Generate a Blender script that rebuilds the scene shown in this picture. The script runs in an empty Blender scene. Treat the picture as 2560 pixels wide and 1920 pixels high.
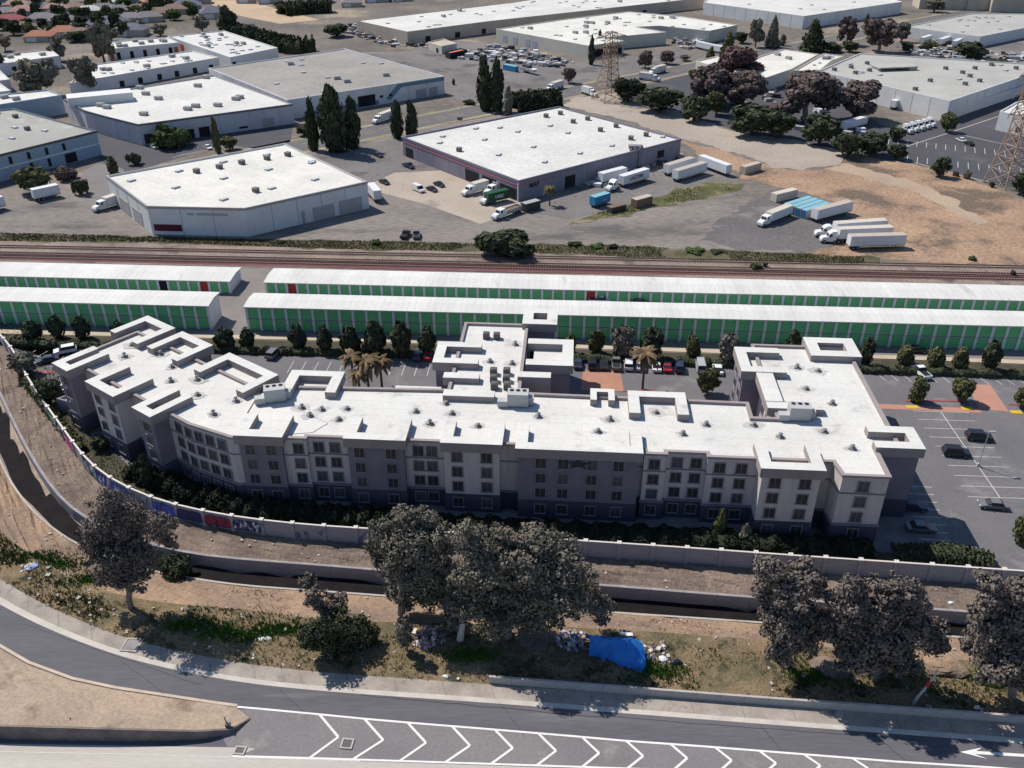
import bpy, math, random
import numpy as np
from mathutils import Vector, Matrix
R = math.radians
random.seed(7)
SC = bpy.context.scene
COL = SC.collection
# ---------------------------------------------------------------- camera
FPX, PITCH, CAMH = 2217.0, R(30.5), 94.0          # focal length in pixels of a 2560 px wide picture
cam = bpy.data.cameras.new('camera'); co = bpy.data.objects.new('camera', cam); COL.objects.link(co)
co.location = (0, 0, CAMH); co.rotation_euler = (R(90)-PITCH, 0, 0)
cam.sensor_width = 36; cam.lens = 36*FPX/2560; cam.clip_start = 1; cam.clip_end = 9000
SC.camera = co
# ---------------------------------------------------------------- sky, sun, exposure
SUN_EL, SUN_AZ = R(51), math.atan2(-0.79, 0.61)    # azimuth from +Y towards +X
wd = bpy.data.worlds.new('World'); SC.world = wd; wd.use_nodes = True
nt = wd.node_tree; nt.nodes.clear()
sky = nt.nodes.new('ShaderNodeTexSky'); sky.sky_type = 'NISHITA'; sky.sun_disc = False
sky.sun_elevation = SUN_EL; sky.sun_rotation = SUN_AZ % (2*math.pi); sky.air_density = 1.2; sky.dust_density = .4; sky.ozone_density = 6.0
bg = nt.nodes.new('ShaderNodeBackground'); bg.inputs[1].default_value = 0.085
ow = nt.nodes.new('ShaderNodeOutputWorld')
nt.links.new(sky.outputs[0], bg.inputs[0]); nt.links.new(bg.outputs[0], ow.inputs[0])
sl = bpy.data.lights.new('sun', 'SUN'); sl.energy = 4.2; sl.angle = R(0.5); sl.color = (1, .94, .85)
so = bpy.data.objects.new('sun', sl); COL.objects.link(so); so.location = (-60, 60, 150)
tos = Vector((math.sin(SUN_AZ)*math.cos(SUN_EL), math.cos(SUN_AZ)*math.cos(SUN_EL), math.sin(SUN_EL)))
so.rotation_euler = (-tos).to_track_quat('-Z', 'Y').to_euler()
SC.view_settings.view_transform = 'Standard'; SC.view_settings.look = 'None'
SC.view_settings.exposure = 0.3; SC.view_settings.gamma = 1; SC.view_settings.use_curve_mapping = False
try: SC.cycles.max_bounces = 5; SC.cycles.diffuse_bounces = 3
except Exception: pass

# ---------------------------------------------------------------- survey: photograph pixel + known height -> place
CP, SP = math.cos(PITCH), math.sin(PITCH)
def W(px, py, z=0.0):
    x = (px-1280)/FPX; y = (py-960)/FPX
    t = (CAMH-z)/(SP+y*CP)
    return Vector((x*t, (CP-y*SP)*t))
def W3(px, py, z=0.0):
    p = W(px, py, z); return Vector((p.x, p.y, z))
def height(px, pyb, pyt, z0=0.0):
    b = W(px, pyb, z0).y; k = (pyt-960)/FPX
    # top at the same y: (CP-k SP) t = b ; z = H-(SP+k CP) t
    t = b/(CP-k*SP); return CAMH-(SP+k*CP)*t-z0
def mpp(py, z=0.0):                                # metres per photograph pixel across the view
    return (CAMH-z)/(SP+(py-960)/FPX*CP)/FPX

# ---------------------------------------------------------------- materials
MATS = {}
def surf(name, c1, c2=None, scale=.25, rough=.9, fine=.18, fscale=None, bump=0.0, c3=None, s3=.05, t3=.62, metal=0, spec=.25, stretch=None, leaf=0.0, seam=None):
    if name in MATS: return MATS[name]
    m = bpy.data.materials.new(name); MATS[name] = m; m.use_nodes = True
    n = m.node_tree.nodes; l = m.node_tree.links; b = n['Principled BSDF']
    b.inputs['Roughness'].default_value = rough; b.inputs['Metallic'].default_value = metal
    b.inputs['Specular IOR Level'].default_value = spec
    tc = n.new('ShaderNodeTexCoord'); vec = tc.outputs['Object']
    if stretch:
        mp = n.new('ShaderNodeMapping'); mp.inputs['Scale'].default_value = stretch[:3]
        if len(stretch) > 3: mp.inputs['Rotation'].default_value = (0, 0, stretch[3])
        l.new(vec, mp.inputs[0]); vec = mp.outputs[0]
    def noise(s, d=4):
        q = n.new('ShaderNodeTexNoise'); q.inputs['Scale'].default_value = s; q.inputs['Detail'].default_value = d
        q.inputs['Roughness'].default_value = .6; l.new(vec, q.inputs['Vector']); return q.outputs['Fac']
    def ramp(f, a, bb):
        q = n.new('ShaderNodeMapRange'); q.inputs[1].default_value = a; q.inputs[2].default_value = bb; q.clamp = True
        l.new(f, q.inputs[0]); return q.outputs[0]
    def mix(f, a, bb, mode='MIX'):
        q = n.new('ShaderNodeMix'); q.data_type = 'RGBA'; q.blend_type = mode
        if isinstance(f, float): q.inputs[0].default_value = f
        else: l.new(f, q.inputs[0])
        for s, v in ((6, a), (7, bb)):
            if isinstance(v, tuple): q.inputs[s].default_value = (*v[:3], 1)
            else: l.new(v, q.inputs[s])
        return q.outputs[2]
    c2 = c2 or tuple(x*.8 for x in c1)
    f = ramp(noise(scale), .33, .67)
    col = mix(f, tuple(c1), tuple(c2))
    if c3: col = mix(ramp(noise(s3, 5), t3, t3+.1), col, tuple(c3))
    fn = noise(fscale or scale*9, 3)
    if fine:
        v = n.new('ShaderNodeMapRange'); v.inputs[1].default_value = .25; v.inputs[2].default_value = .75
        v.inputs[3].default_value = 1-fine; v.inputs[4].default_value = 1+fine; l.new(fn, v.inputs[0])
        cb = n.new('ShaderNodeCombineColor'); [l.new(v.outputs[0], cb.inputs[i]) for i in range(3)]
        col = mix(1.0, col, cb.outputs[0], 'MULTIPLY')
    if leaf:
        g = n.new('ShaderNodeNewGeometry'); v = n.new('ShaderNodeMapRange')
        v.inputs[3].default_value = 1-leaf; v.inputs[4].default_value = 1+leaf; l.new(g.outputs['Random Per Island'], v.inputs[0])
        cb = n.new('ShaderNodeCombineColor'); [l.new(v.outputs[0], cb.inputs[i]) for i in range(3)]
        col = mix(1.0, col, cb.outputs[0], 'MULTIPLY')
    if seam:                                       # welded membrane or sheet laps
        mp2 = n.new('ShaderNodeMapping'); mp2.inputs['Rotation'].default_value = (0, 0, seam[2]); l.new(tc.outputs['Object'], mp2.inputs[0])
        q = n.new('ShaderNodeTexBrick'); l.new(mp2.outputs[0], q.inputs['Vector']); q.inputs['Scale'].default_value = 1; q.inputs['Brick Width'].default_value = seam[0]; q.inputs['Row Height'].default_value = seam[1]
        q.inputs['Mortar Size'].default_value = seam[3]; q.inputs['Mortar Smooth'].default_value = .3; q.inputs['Color1'].default_value = (1, 1, 1, 1); q.inputs['Color2'].default_value = (.96, .96, .96, 1); q.inputs['Mortar'].default_value = (seam[4],)*3+(1,)
        col = mix(1.0, col, q.outputs['Color'], 'MULTIPLY')
    l.new(col, b.inputs['Base Color'])
    if bump:
        q = n.new('ShaderNodeBump'); q.inputs['Strength'].default_value = 1; q.inputs['Distance'].default_value = bump
        l.new(fn, q.inputs['Height']); l.new(q.outputs[0], b.inputs['Normal'])
    return m
def plain(name, c, rough=.6, fine=.06, metal=0, spec=.3): return surf(name, c, tuple(x*.9 for x in c), .6, rough, fine, metal=metal, spec=spec)

# ---------------------------------------------------------------- meshes and objects
class MB:
    def __init__(s): s.v = []; s.f = []; s.m = []
    def add(s, vs, fs, mi=0):
        o = len(s.v); s.v += [tuple(v) for v in vs]; s.f += [tuple(i+o for i in f) for f in fs]; s.m += [mi]*len(fs); return s
    def box(s, c, d, rz=0, mi=0, top=1.0):
        x, y, z = d[0]/2, d[1]/2, d[2]/2; cs, sn = math.cos(rz), math.sin(rz); vs = []
        for k in (-1, 1):
            t = top if k > 0 else 1
            for a, b in ((-x, -y), (x, -y), (x, y), (-x, y)):
                vs.append((c[0]+(a*cs-b*sn)*t, c[1]+(a*sn+b*cs)*t, c[2]+k*z))
        return s.add(vs, [(3, 2, 1, 0), (4, 5, 6, 7), (0, 1, 5, 4), (1, 2, 6, 5), (2, 3, 7, 6), (3, 0, 4, 7)], mi)
    def prism(s, P, z0, z1, mi=0, bottom=False, top=True):
        n = len(P); P = ccw(P)
        vs = [(p[0], p[1], z0) for p in P]+[(p[0], p[1], z1) for p in P]
        fs = [(i, (i+1) % n, n+(i+1) % n, n+i) for i in range(n)]
        if top: fs.append(tuple(range(n, 2*n)))
        if bottom: fs.append(tuple(reversed(range(n))))
        return s.add(vs, fs, mi)
    def poly(s, P, z=None, mi=0):
        return s.add([(p[0], p[1], z if z is not None else p[2]) for p in P], [tuple(range(len(P)))], mi)
    def tube(s, a, b, r0, r1, n=8, mi=0, cap=True):
        a, b = Vector(a), Vector(b); d = (b-a).normalized(); q = d.to_track_quat('Z', 'Y'); vs = []
        for p, r in ((a, r0), (b, r1)):
            for i in range(n):
                t = 2*math.pi*i/n; vs.append(p+q @ Vector((r*math.cos(t), r*math.sin(t), 0)))
        fs = [(i, (i+1) % n, n+(i+1) % n, n+i) for i in range(n)]
        if cap: fs += [tuple(range(n, 2*n)), tuple(reversed(range(n)))]
        return s.add(vs, fs, mi)
    def mesh(s, name, mats, smooth=False):
        me = bpy.data.meshes.new(name); me.from_pydata(s.v, [], s.f)
        for m in (mats if isinstance(mats, (list, tuple)) else [mats]): me.materials.append(m)
        if any(s.m): me.polygons.foreach_set('material_index', s.m)
        if smooth: me.polygons.foreach_set('use_smooth', [True]*len(me.polygons))
        me.update(); return me
def ccw(P):
    a = sum(P[i][0]*P[(i+1) % len(P)][1]-P[(i+1) % len(P)][0]*P[i][1] for i in range(len(P)))
    return list(P) if a > 0 else list(reversed(P))
def link(name, data, parent=None, loc=None, rz=None, scale=None, **pr):
    o = bpy.data.objects.new(name, data); COL.objects.link(o)
    if parent: o.parent = parent
    if loc is not None: o.location = loc
    if rz: o.rotation_euler = (0, 0, rz)
    if scale is not None: o.scale = scale
    for k, v in pr.items():
        if v: o[{'cat': 'category'}.get(k, k)] = v
    return o
def obj(name, mb, mats, parent=None, smooth=False, **pr):
    if parent is not None and any(parent.location) and not pr.pop('local', False):     # builders work in place; move into the parent's frame
        L = parent.location; mb.v = [(x-L[0], y-L[1], z-L[2]) for x, y, z in mb.v]
    pr.pop('local', None)
    return link(name, mb.mesh(name, mats, smooth), parent, **pr)
def thing(name, label, cat, loc=(0, 0, 0), rz=0, group=None, scale=None):
    return link(name, None, None, loc, rz, scale, label=label, cat=cat, group=group)
def child(name, me, parent, x, y, z, rz=0, scale=None):     # shared mesh placed at a world point
    L = parent.location; return link(name, me, parent, (x-L[0], y-L[1], z-L[2]), rz, scale)
ORD = 'first second third fourth fifth sixth seventh eighth ninth tenth eleventh twelfth thirteenth fourteenth fifteenth sixteenth seventeenth eighteenth nineteenth twentieth'.split()
def nth(i):
    i += 1
    if i <= 20: return ORD[i-1]
    t, u = divmod(i, 10); return ('twent', 'thirt', 'fort', 'fift')[t-2]+('ieth' if u == 0 else 'y-'+ORD[u-1])
def struct(name, mb, m): return obj(name, mb, m, kind='structure')
def inpoly(p, P):
    c = False; n = len(P)
    for i in range(n):
        a, b = P[i], P[(i+1) % n]
        if (a[1] > p[1]) != (b[1] > p[1]) and p[0] < (b[0]-a[0])*(p[1]-a[1])/(b[1]-a[1])+a[0]: c = not c
    return c
def inset(P, d):
    P = ccw(P); n = len(P); out = []
    for i in range(n):
        a, b, c = Vector(P[i-1][:2]), Vector(P[i][:2]), Vector(P[(i+1) % n][:2])
        u, v = (b-a).normalized(), (c-b).normalized(); n1, n2 = Vector((-u.y, u.x)), Vector((-v.y, v.x))
        k = n1+n2; k = k/max(.3, 1+n1.dot(n2)); out.append(b+k*d)
    return out
def resample(P, n):
    P = [Vector(p) for p in P]; L = [0]
    for a, b in zip(P, P[1:]): L.append(L[-1]+(b-a).length)
    out = []; j = 0
    for i in range(n):
        s = L[-1]*i/(n-1)
        while j < len(P)-2 and L[j+1] < s: j += 1
        t = (s-L[j])/max(1e-6, L[j+1]-L[j]); out.append(P[j].lerp(P[j+1], min(1, t)))
    return out
def smooth_line(P, n=120):
    P = resample(P, n)
    for _ in range(6): P = [P[0]]+[(P[i-1]+P[i]*2+P[i+1])/4 for i in range(1, n-1)]+[P[-1]]
    return P
# ================================================================ the setting
def pts(s): return [tuple(float(q) for q in p.split(',')) for p in s.split()]
def ext(P, a, b):
    P = [Vector(p) for p in P]
    d0 = (P[0]-P[1]).normalized(); d1 = (P[-1]-P[-2]).normalized()
    return [P[0]+d0*a]+P+[P[-1]+d1*b]
def line(s, z, a=45, b=45, n=110): return smooth_line(ext([W(x, y, z) for x, y in pts(s)], a, b), n)
ASPH = surf('asphalt', (.165, .157, .162), (.128, .123, .13), .07, .92, .16, 2.2, c3=(.2, .19, .187), s3=.11, t3=.55)
ASPH_ROAD = surf('asphalt_road', (.128, .124, .135), (.1, .097, .108), .12, .9, .16, 3, stretch=(.12, 1.4, 1, R(5)), c3=(.155, .15, .156), s3=.25, t3=.6)
ASPH_NEW = surf('dark_asphalt', (.082, .079, .09), (.066, .064, .075), .05, .9, .14, 1.4, c3=(.1, .097, .1), s3=.06, t3=.58)
ASPH_OLD = surf('worn_asphalt', (.2, .182, .172), (.135, .125, .122), .035, .95, .26, .9, c3=(.1, .093, .094), s3=.055, t3=.55)
YARD = surf('yard_pavement', (.24, .208, .184), (.15, .132, .122), .03, .95, .28, .7, c3=(.115, .106, .102), s3=.06, t3=.55, stretch=(.55, 1.3, 1, R(-14)))
CONC = surf('concrete', (.47, .43, .38), (.38, .345, .31), .2, .9, .14, 3, c3=(.27, .24, .215), s3=.3, t3=.6)
CONC_D = surf('grey_concrete', (.3, .275, .265), (.22, .2, .2), .12, .92, .18, 2.4, c3=(.15, .13, .135), s3=.22, t3=.57)
DIRT = surf('dry_dirt', (.41, .27, .175), (.25, .168, .12), .035, 1, .42, 1.0, c3=(.15, .11, .083), s3=.045, t3=.5)
DIRT_G = surf('grey_dirt', (.29, .225, .185), (.175, .137, .118), .07, 1, .34, 1.3, c3=(.12, .095, .08), s3=.09, t3=.56)
BANK = surf('bank_soil', (.235, .177, .138), (.14, .107, .09), .16, 1, .35, 2.2, bump=.25, c3=(.13, .095, .08), s3=.2, t3=.55)
BANK_O = surf('orange_bank_soil', (.38, .255, .165), (.19, .14, .112), .06, 1, .28, 2.0, bump=.2, c3=(.22, .15, .11), s3=.16, t3=.6)
TURF = surf('rough_turf', (.12, .105, .06), (.25, .175, .105), .16, 1, .4, 3.2, bump=.2, c3=(.05, .055, .032), s3=.3, t3=.55)
MULCH = surf('planting_bed', (.085, .072, .05), (.05, .05, .035), .3, 1, .35, 3)
TAN = surf('tan_paving', (.5, .42, .32), (.42, .35, .27), .12, .9, .12, 2)
FAR = surf('town_ground', (.2, .17, .145), (.12, .106, .094), .018, 1, .3, .35, c3=(.31, .25, .19), s3=.012, t3=.55)

LW_ = line('0,836 36,876 63,936 90,976 119,1019 163,1077 199,1131 239,1175 282,1200 325,1224 380,1247 452,1267 542,1285 615,1296 723,1309 893,1321 1128,1331 1265,1339 1417,1350 1562,1359 1724,1370 1862,1380 2013,1391 2194,1403 2302,1410 2501,1424 2560,1428', 2.4, 60, 60, 130)
ZB = -.6                                            # dirt bench outside the wall
LC = line('0,983 36,1059 65,1117 108,1189 145,1240 181,1276 217,1300 320,1345 427,1377 542,1394 687,1404 800,1413 929,1424 1200,1443 1515,1463 1760,1484 1887,1494 2328,1522 2447,1531 2560,1540', -.8)
LN = line('0,1150 22,1200 54,1247 87,1287 127,1319 163,1348 205,1370 347,1425 586,1465 796,1479 893,1486 1200,1510 1634,1540 1887,1557 2330,1590 2560,1606', -2.7)
LS = line('0,1331 72,1385 145,1432 217,1465 289,1486 398,1508 615,1522 800,1551 1200,1560 1560,1574 1923,1600 2250,1640 2560,1660', .3)
LG = line('0,1447 108,1512 217,1559 307,1595 398,1617 542,1649 723,1674 857,1685 1074,1700 1219,1711 1598,1737 2000,1768 2122,1776 2560,1809', .06)
LK = line('0,1492 72,1534 181,1583 289,1624 398,1654 542,1684 640,1700 857,1720 1182,1742 1440,1762 1562,1771 2000,1805 2560,1846', .05)
LE = line('0,1511 72,1551 181,1598 289,1638 398,1667 542,1696 640,1712 857,1732 1182,1754 1440,1774 1562,1783 2000,1817 2560,1859', -.02)

def loft(A, za, B, zb, rows=1, jit=0.0, uneven=0.0, seed=1):
    rnd = random.Random(seed); mb = MB(); n = len(A); vs = []
    for r in range(rows+1):
        t = r/rows
        for i in range(n):
            p = A[i].lerp(B[i], t); k = 0 if r in (0, rows) else 1
            vs.append((p.x+rnd.uniform(-jit, jit)*k, p.y+rnd.uniform(-jit, jit)*k, za+(zb-za)*t+rnd.uniform(-uneven, uneven)*k))
    fs = [(r*n+i, (r+1)*n+i, (r+1)*n+i+1, r*n+i+1) for r in range(rows) for i in range(n-1)]
    return mb.add(vs, fs)
# lowest ground: one sheet to the horizon under everything
struct('ground', MB().poly([(-5000, -600), (5000, -600), (5000, 7000), (-5000, 7000)], -5.5), FAR)
far = [(p.x, p.y) for p in LW_]
struct('town_ground', MB().poly(far+[(2500, far[-1][1]-150), (2500, 4500), (-2500, 4500), (-2500, far[0][1]+60)], 0), FAR)
# creek corridor, from the graffiti wall down to the road
struct('creek_bench', loft(LW_, ZB, resample(LC, 130), -.8, 8, .25, .22, 3), BANK)
struct('creek_bed', loft(LC, -3.3, LN, -2.95, 5, .2, .08, 5), surf('creek_silt', (.36, .29, .23), (.24, .19, .16), .3, .95, .25, 2.5))
near_bank = loft(LN, -2.7, LS, .3, 8, .35, .22, 8); struct('creek_bank', near_bank, BANK_O)
struct('verge', loft(LS, .3, LG, .06, 9, .3, .16, 11), TURF)
# water: uneven edges
rw = random.Random(3); wa, wb = [], []; ph = [rw.uniform(0, 6) for _ in range(6)]
for i in range(len(LC)):
    k = .2+.09*math.sin(i*.9+ph[0])+.08*math.sin(i*2.1+ph[1])+rw.uniform(-.07, .07)
    wa.append(LC[i].lerp(LN[i], max(.06, k-.16*min(1, max(0, (i-34)/30))))); wb.append(LC[i].lerp(LN[i], .93+.04*math.sin(i*.8+ph[2])))
struct('creek_water', loft(wa, -2.93, wb, -2.9, 1), surf('murky_water', (.012, .011, .013), (.02, .017, .017), .4, .8, .3, spec=.04))
# kerb side apron, gutter and the ramp road
struct('apron', loft(LG, .06, LK, .05, 1), surf('apron_concrete', (.38, .335, .285), (.26, .225, .195), .3, .9, .16, 4, c3=(.2, .18, .17), s3=.5, t3=.58))
struct('gutter', loft(LK, .06, LE, -.02, 1), surf('gutter_concrete', (.56, .51, .45), (.46, .42, .37), .4, .85, .1, 4))
mb = MB()
for i in range(3, len(LG)-3, 3): mb.add([(LG[i].x-.03, LG[i].y, .068), (LG[i].x+.04, LG[i].y, .068), (LK[i].x+.04, LK[i].y, .06), (LK[i].x-.04, LK[i].y, .06)], [(0, 3, 2, 1)])
struct('apron_joints', mb, surf('joint_filler', (.2, .175, .155), None, 2))
e = [(p.x, p.y) for p in LE]
struct('ramp_road', MB().poly(e+[(e[-1][0]+30, 20), (e[0][0]-60, 20)], -.03), ASPH_ROAD)
WHITE = surf('road_paint', (.78, .76, .74), (.66, .64, .62), .8, .7, .1, 6)
def stripe(P, w, z, mb):
    P = [Vector(p[:2]) for p in P]; L, Rr = [], []
    for i, p in enumerate(P):
        d = (P[min(i+1, len(P)-1)]-P[max(i-1, 0)]).normalized(); nn = Vector((-d.y, d.x))*w/2
        L.append(p+nn); Rr.append(p-nn)
    n = len(P); vs = [(p.x, p.y, z) for p in L]+[(p.x, p.y, z) for p in Rr]
    return mb.add(vs, [(n+i, n+i+1, i+1, i) for i in range(n-1)])
# gore between the painted lines
LT = [W(x, y) for x, y in pts('593,1767 640,1771 800,1786 911,1797 1038,1808 1200,1821 1440,1841 1562,1852 1760,1866 2000,1885 2240,1904 2483,1919 2800,1944 3000,1960')]
LBT = [W(x, y) for x, y in pts('582,1890 640,1891.5 800,1896 1002,1902.5 1200,1909 1440,1917 1700,1926 2000,1937 2500,1955 3000,1973')]
struct('gore', MB().poly([W(520, 1778), *LT[1:], *reversed(LBT)], -.012), surf('gore_asphalt', (.215, .2, .2), (.175, .164, .166), .08, .92, .14, 2.4, c3=(.25, .232, .226), s3=.2, t3=.6))
mb = MB(); stripe(LT, .28, .012, mb)
stripe(LBT, .26, .012, mb); struct('edge_lines', mb, WHITE)
for i, (a, b, c) in enumerate([((799,1786.5),(846,1842.6),(774,1895)),((911,1797),(958,1850),(882,1898.5)),((1019,1806.5),(1065,1857),(1000,1902)),((1130,1815.5),(1175,1864),(1113,1906)),((1237,1824),(1282,1870.5),(1228,1909.5)),((1345,1833),(1390,1877),(1342,1913.5)),((1455,1842.5),(1498,1883),(1456,1917)),((1565,1852),(1608,1890),(1569,1921)),((1676,1860),(1718,1895.5),(1684,1925)),((1787,1868),(1829,1901),(1798,1929)),((1898,1877),(1940,1908),(1912,1933)),((2010,1886),(2051,1914),(2026,1937)),((2130,1895),(2170,1921),(2146,1941))]):
    mb = MB(); stripe([W(*a), W(*b)], .3, .016, mb); stripe([W(*b), W(*c)], .3, .02, mb)
    obj('chevron_marking', mb, WHITE, kind='structure')
mb = MB(); mb.poly([W(2400, 1880), W(2457, 1868.5), W(2440, 1877.5), W(2640, 1890), W(2640, 1897), W(2437, 1885), W(2470, 1898)], .012); struct('arrow_marking', mb, WHITE)
TAR = surf('tar_seal', (.045, .043, .05), None, 3, .6); rc = random.Random(17); mb = MB()
for x0, y0, x1, y1 in ((1225, 1722, 1310, 1840), (300, 1650, 420, 1740), (900, 1738, 1500, 1792), (1500, 1790, 2300, 1850), (60, 1560, 500, 1712), (1900, 1812, 1960, 1884), (700, 1722, 760, 1780), (2180, 1832, 2260, 1898)):
    a, b = W(x0, y0), W(x1, y1); P_ = [a.lerp(b, k/14)+Vector((rc.uniform(-.12, .12), rc.uniform(-.12, .12))) for k in range(15)]; stripe(P_, rc.uniform(.05, .09), -.004, mb)
struct('sealed_cracks', mb, TAR)
# freeway edge at the bottom of the view
struct('freeway_shoulder', MB().poly([W(-260, 1852), W(0, 1859), W(300, 1864), W(560, 1868), W(640, 1871), W(585, 1894), W(800, 1899), W(1440, 1921), W(2200, 1949), W(2900, 1975), (60, 45), (-90, 45)], -.004), surf('freeway_concrete', (.5, .46, .41), (.42, .385, .345), .1, .9, .12, 2.5, stretch=(.3, 3, 1)))
mb = MB(); stripe([W(x, y) for x, y in pts('-260,1868 0,1879 300,1885 560,1892 900,1903')], .12, .01, mb); struct('shoulder_line', mb, surf('worn_paint', (.62, .6, .57), (.5, .48, .45), 1.2, .8, .15, 7))
# dirt island held by a low retaining wall
top = [W(x, y) for x, y in pts('-260,1470 -100,1560 0,1622 72,1664 181,1703 289,1725 434,1747 520,1758 590,1768')]
bot = [W(x, y, z) for x, y, z in ((-260, 1803, 2.2), (-140, 1808, 2.2), (0, 1816, 2.2), (120, 1819, 2.2), (260, 1822, 2.15), (400, 1824, 2.0), (500, 1823, 1.75), (575, 1817, 1.2), (625, 1797, .08))]
zb = [2.2, 2.2, 2.2, 2.2, 2.15, 2.0, 1.75, 1.2, .08]
vs = []; nn = 46; A = resample(top, nn); B = resample(bot, nn); zz = np.interp(np.linspace(0, 1, nn), np.linspace(0, 1, 9), zb)
ri = random.Random(9); rows = 7
for r in range(rows+1):
    t = r/rows
    for i in range(nn):
        p = A[i].lerp(B[i], t); vs.append((p.x, p.y, .03+zz[i]*(t**.7)+(ri.uniform(-.06, .06) if 0 < r < rows else 0)))
struct('dirt_island', MB().add(vs, [(r*nn+i, (r+1)*nn+i, (r+1)*nn+i+1, r*nn+i+1) for r in range(rows) for i in range(nn-1)]), surf('island_dirt', (.42, .32, .24), (.31, .235, .18), .09, 1, .22, 2.4, bump=.08, c3=(.22, .16, .12), s3=.16, t3=.56))
rt = thing('retaining_wall', 'low dark retaining wall holding the bare dirt island beside the freeway', 'retaining wall', (B[10].x, B[10].y, 0))
mb = MB(); o = len(B)
mb.add([(p.x, p.y, zz[i]+.02) for i, p in enumerate(B)]+[(p.x+.02, p.y-.12, -.05) for p in B]+[(p.x, p.y+.25, zz[i]+.02) for i, p in enumerate(B)], [(i+o, i+o+1, i+1, i) for i in range(o-1)]+[(i, i+1, 2*o+i+1, 2*o+i) for i in range(o-1)])
obj('wall_face', mb, surf('stained_wall', (.2, .17, .16), (.13, .11, .11), .5, .95, .25, 4), rt)
mb = MB(); stripe([W(x, y) for x, y in pts('-260,1463 -100,1552 0,1614 72,1656 181,1696 289,1719 434,1741 540,1757 593,1764')], .42, .05, mb); struct('island_kerb', mb, surf('kerb_concrete', (.55, .45, .35), (.45, .36, .28), .5, .9, .12, 4))

# ---------------------------------------------------------------- ground sheets of the industrial side
def ragged(P, step, amp, seed):
    r_ = random.Random(seed); P = [Vector(p[:2]) for p in P]; out = []
    for a, b in zip(P, P[1:]+P[:1]):
        d = b-a; n = max(1, int(d.length/step)); nn = Vector((-d.y, d.x)).normalized()
        for k in range(n): out.append(a+d*(k/n)+nn*(amp*(r_.uniform(-1, 1)+.8*math.sin(k*.7+seed))*(1 if k else .3)))
    return out
def sheet(name, s, z, m, rag=0):
    P = [W(x, y) for x, y in pts(s)] if isinstance(s, str) else s
    if rag: P = ragged(P, 2.2, rag, len(name))
    return struct(name, MB().poly(ccw(P), z), m)
i0 = [(p.x, p.y) for p in LW_[16:-14]]
sheet('hotel_car_park', i0+[W(2800, 1000), W(2700, 925), W(2560, 915), W(1280, 890), W(100, 858), W(-40, 845)], .02, ASPH)
sheet('planting_bed', [p for p in i0[6:-16]]+[W(x, y) for x, y in pts('2270,1400 2225,1382 2100,1375 1700,1352 1300,1330 900,1305 600,1270 470,1230 330,1170 215,1080 175,1000 130,960 100,955')], .04, MULCH)
sheet('storage_driveway', '-120,842 0,846 1280,880 2560,905 2800,915 2750,725 0,655 -250,648', .03, surf('drive_asphalt', (.23, .205, .19), (.18, .165, .157), .06, .93, .14, 1.5))
sheet('hedge_bed', '-20,852 100,862 720,879 1280,893 2300,930 2700,942 2700,918 2300,903 1280,868 720,852 100,838 -20,834', .06, MULCH)
sheet('tan_wall_strip', '-60,833 100,837 720,850 1280,866 2300,901 2700,916 2700,906 2300,892 1280,857 720,841 100,827 -60,823', .12, TAN)
sheet('rail_bed', '-300,598 0,603 700,618 1280,630 1900,648 2560,664 3000,675 3000,735 2560,722 1280,678 0,655 -300,648', .05, DIRT_G)
sheet('red_ballast', '-300,626 0,633 1280,664 2560,685 3000,692 3000,714 2560,702 1280,681 0,649 -300,642', .08, surf('red_ballast', (.2, .082, .084), (.14, .06, .065), .12, 1, .3, 2.5, stretch=(.25, 2, 1), c3=(.26, .17, .15), s3=.2, t3=.6))
sheet('weed_strip', '-300,574 0,583 390,592 700,601 1000,604 1250,612 1500,612 1700,622 2050,638 2200,645 2200,660 1900,655 1500,640 1250,630 900,624 700,618 390,606 0,603 -300,597', .07, surf('weedy_ground', (.075, .075, .036), (.14, .115, .075), .1, 1, .4, 1.2, c3=(.06, .065, .03), s3=.15, t3=.5), .9)
sheet('yard', '-300,575 0,583 390,592 700,601 1000,604 1250,612 1500,612 1700,622 1960,632 2170,600 2090,560 2010,555 1930,520 1830,490 1870,468 1700,430 1640,400 1740,370 1500,300 1390,262 1010,330 720,390 240,440 -300,520', .02, YARD)
sheet('front_lot', '905,470 985,432 1130,425 1300,505 1330,525 1200,560 1060,510', .05, surf('light_yard_concrete', (.42, .35, .285), (.34, .285, .235), .06, .92, .15, 1.2, c3=(.26, .215, .18), s3=.09, t3=.6))
sheet('cracked_lot', '700,405 820,380 1000,345 1010,395 1120,425 985,432 905,465 800,440', .045, ASPH_OLD)
sheet('wall_side_paving', '1310,528 1480,470 1760,400 1830,455 1800,472 1650,500 1420,548', .05, ASPH_OLD)
sheet('pale_lane', '1400,264 1440,243 1540,232 1640,262 1840,330 2000,352 2130,386 2090,414 1990,424 1930,420 1890,400 1800,372 1700,345 1560,300', .05, surf('pale_lane', (.38, .325, .27), (.31, .265, .225), .04, .95, .18, .9, c3=(.23, .195, .17), s3=.05, t3=.6), .9)
sheet('dirt_lot', '1700,352 1800,374 1880,402 1990,426 2060,425 2130,388 2260,405 2400,440 2560,500 2900,600 2900,668 2560,664 2300,655 2050,640 1980,625 2170,602 2190,585 2130,555 2090,540 2080,500 1960,470 1860,450 1840,425 1780,415 1750,390', .04, DIRT, .8)
sheet('dirt_track', '2060,420 2120,408 2180,425 2330,470 2400,510 2470,560 2440,565 2360,520 2300,485 2180,450', .055, surf('track', (.4, .3, .22), (.33, .245, .18), .06, 1, .16, 1.3), 1.0)
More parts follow.
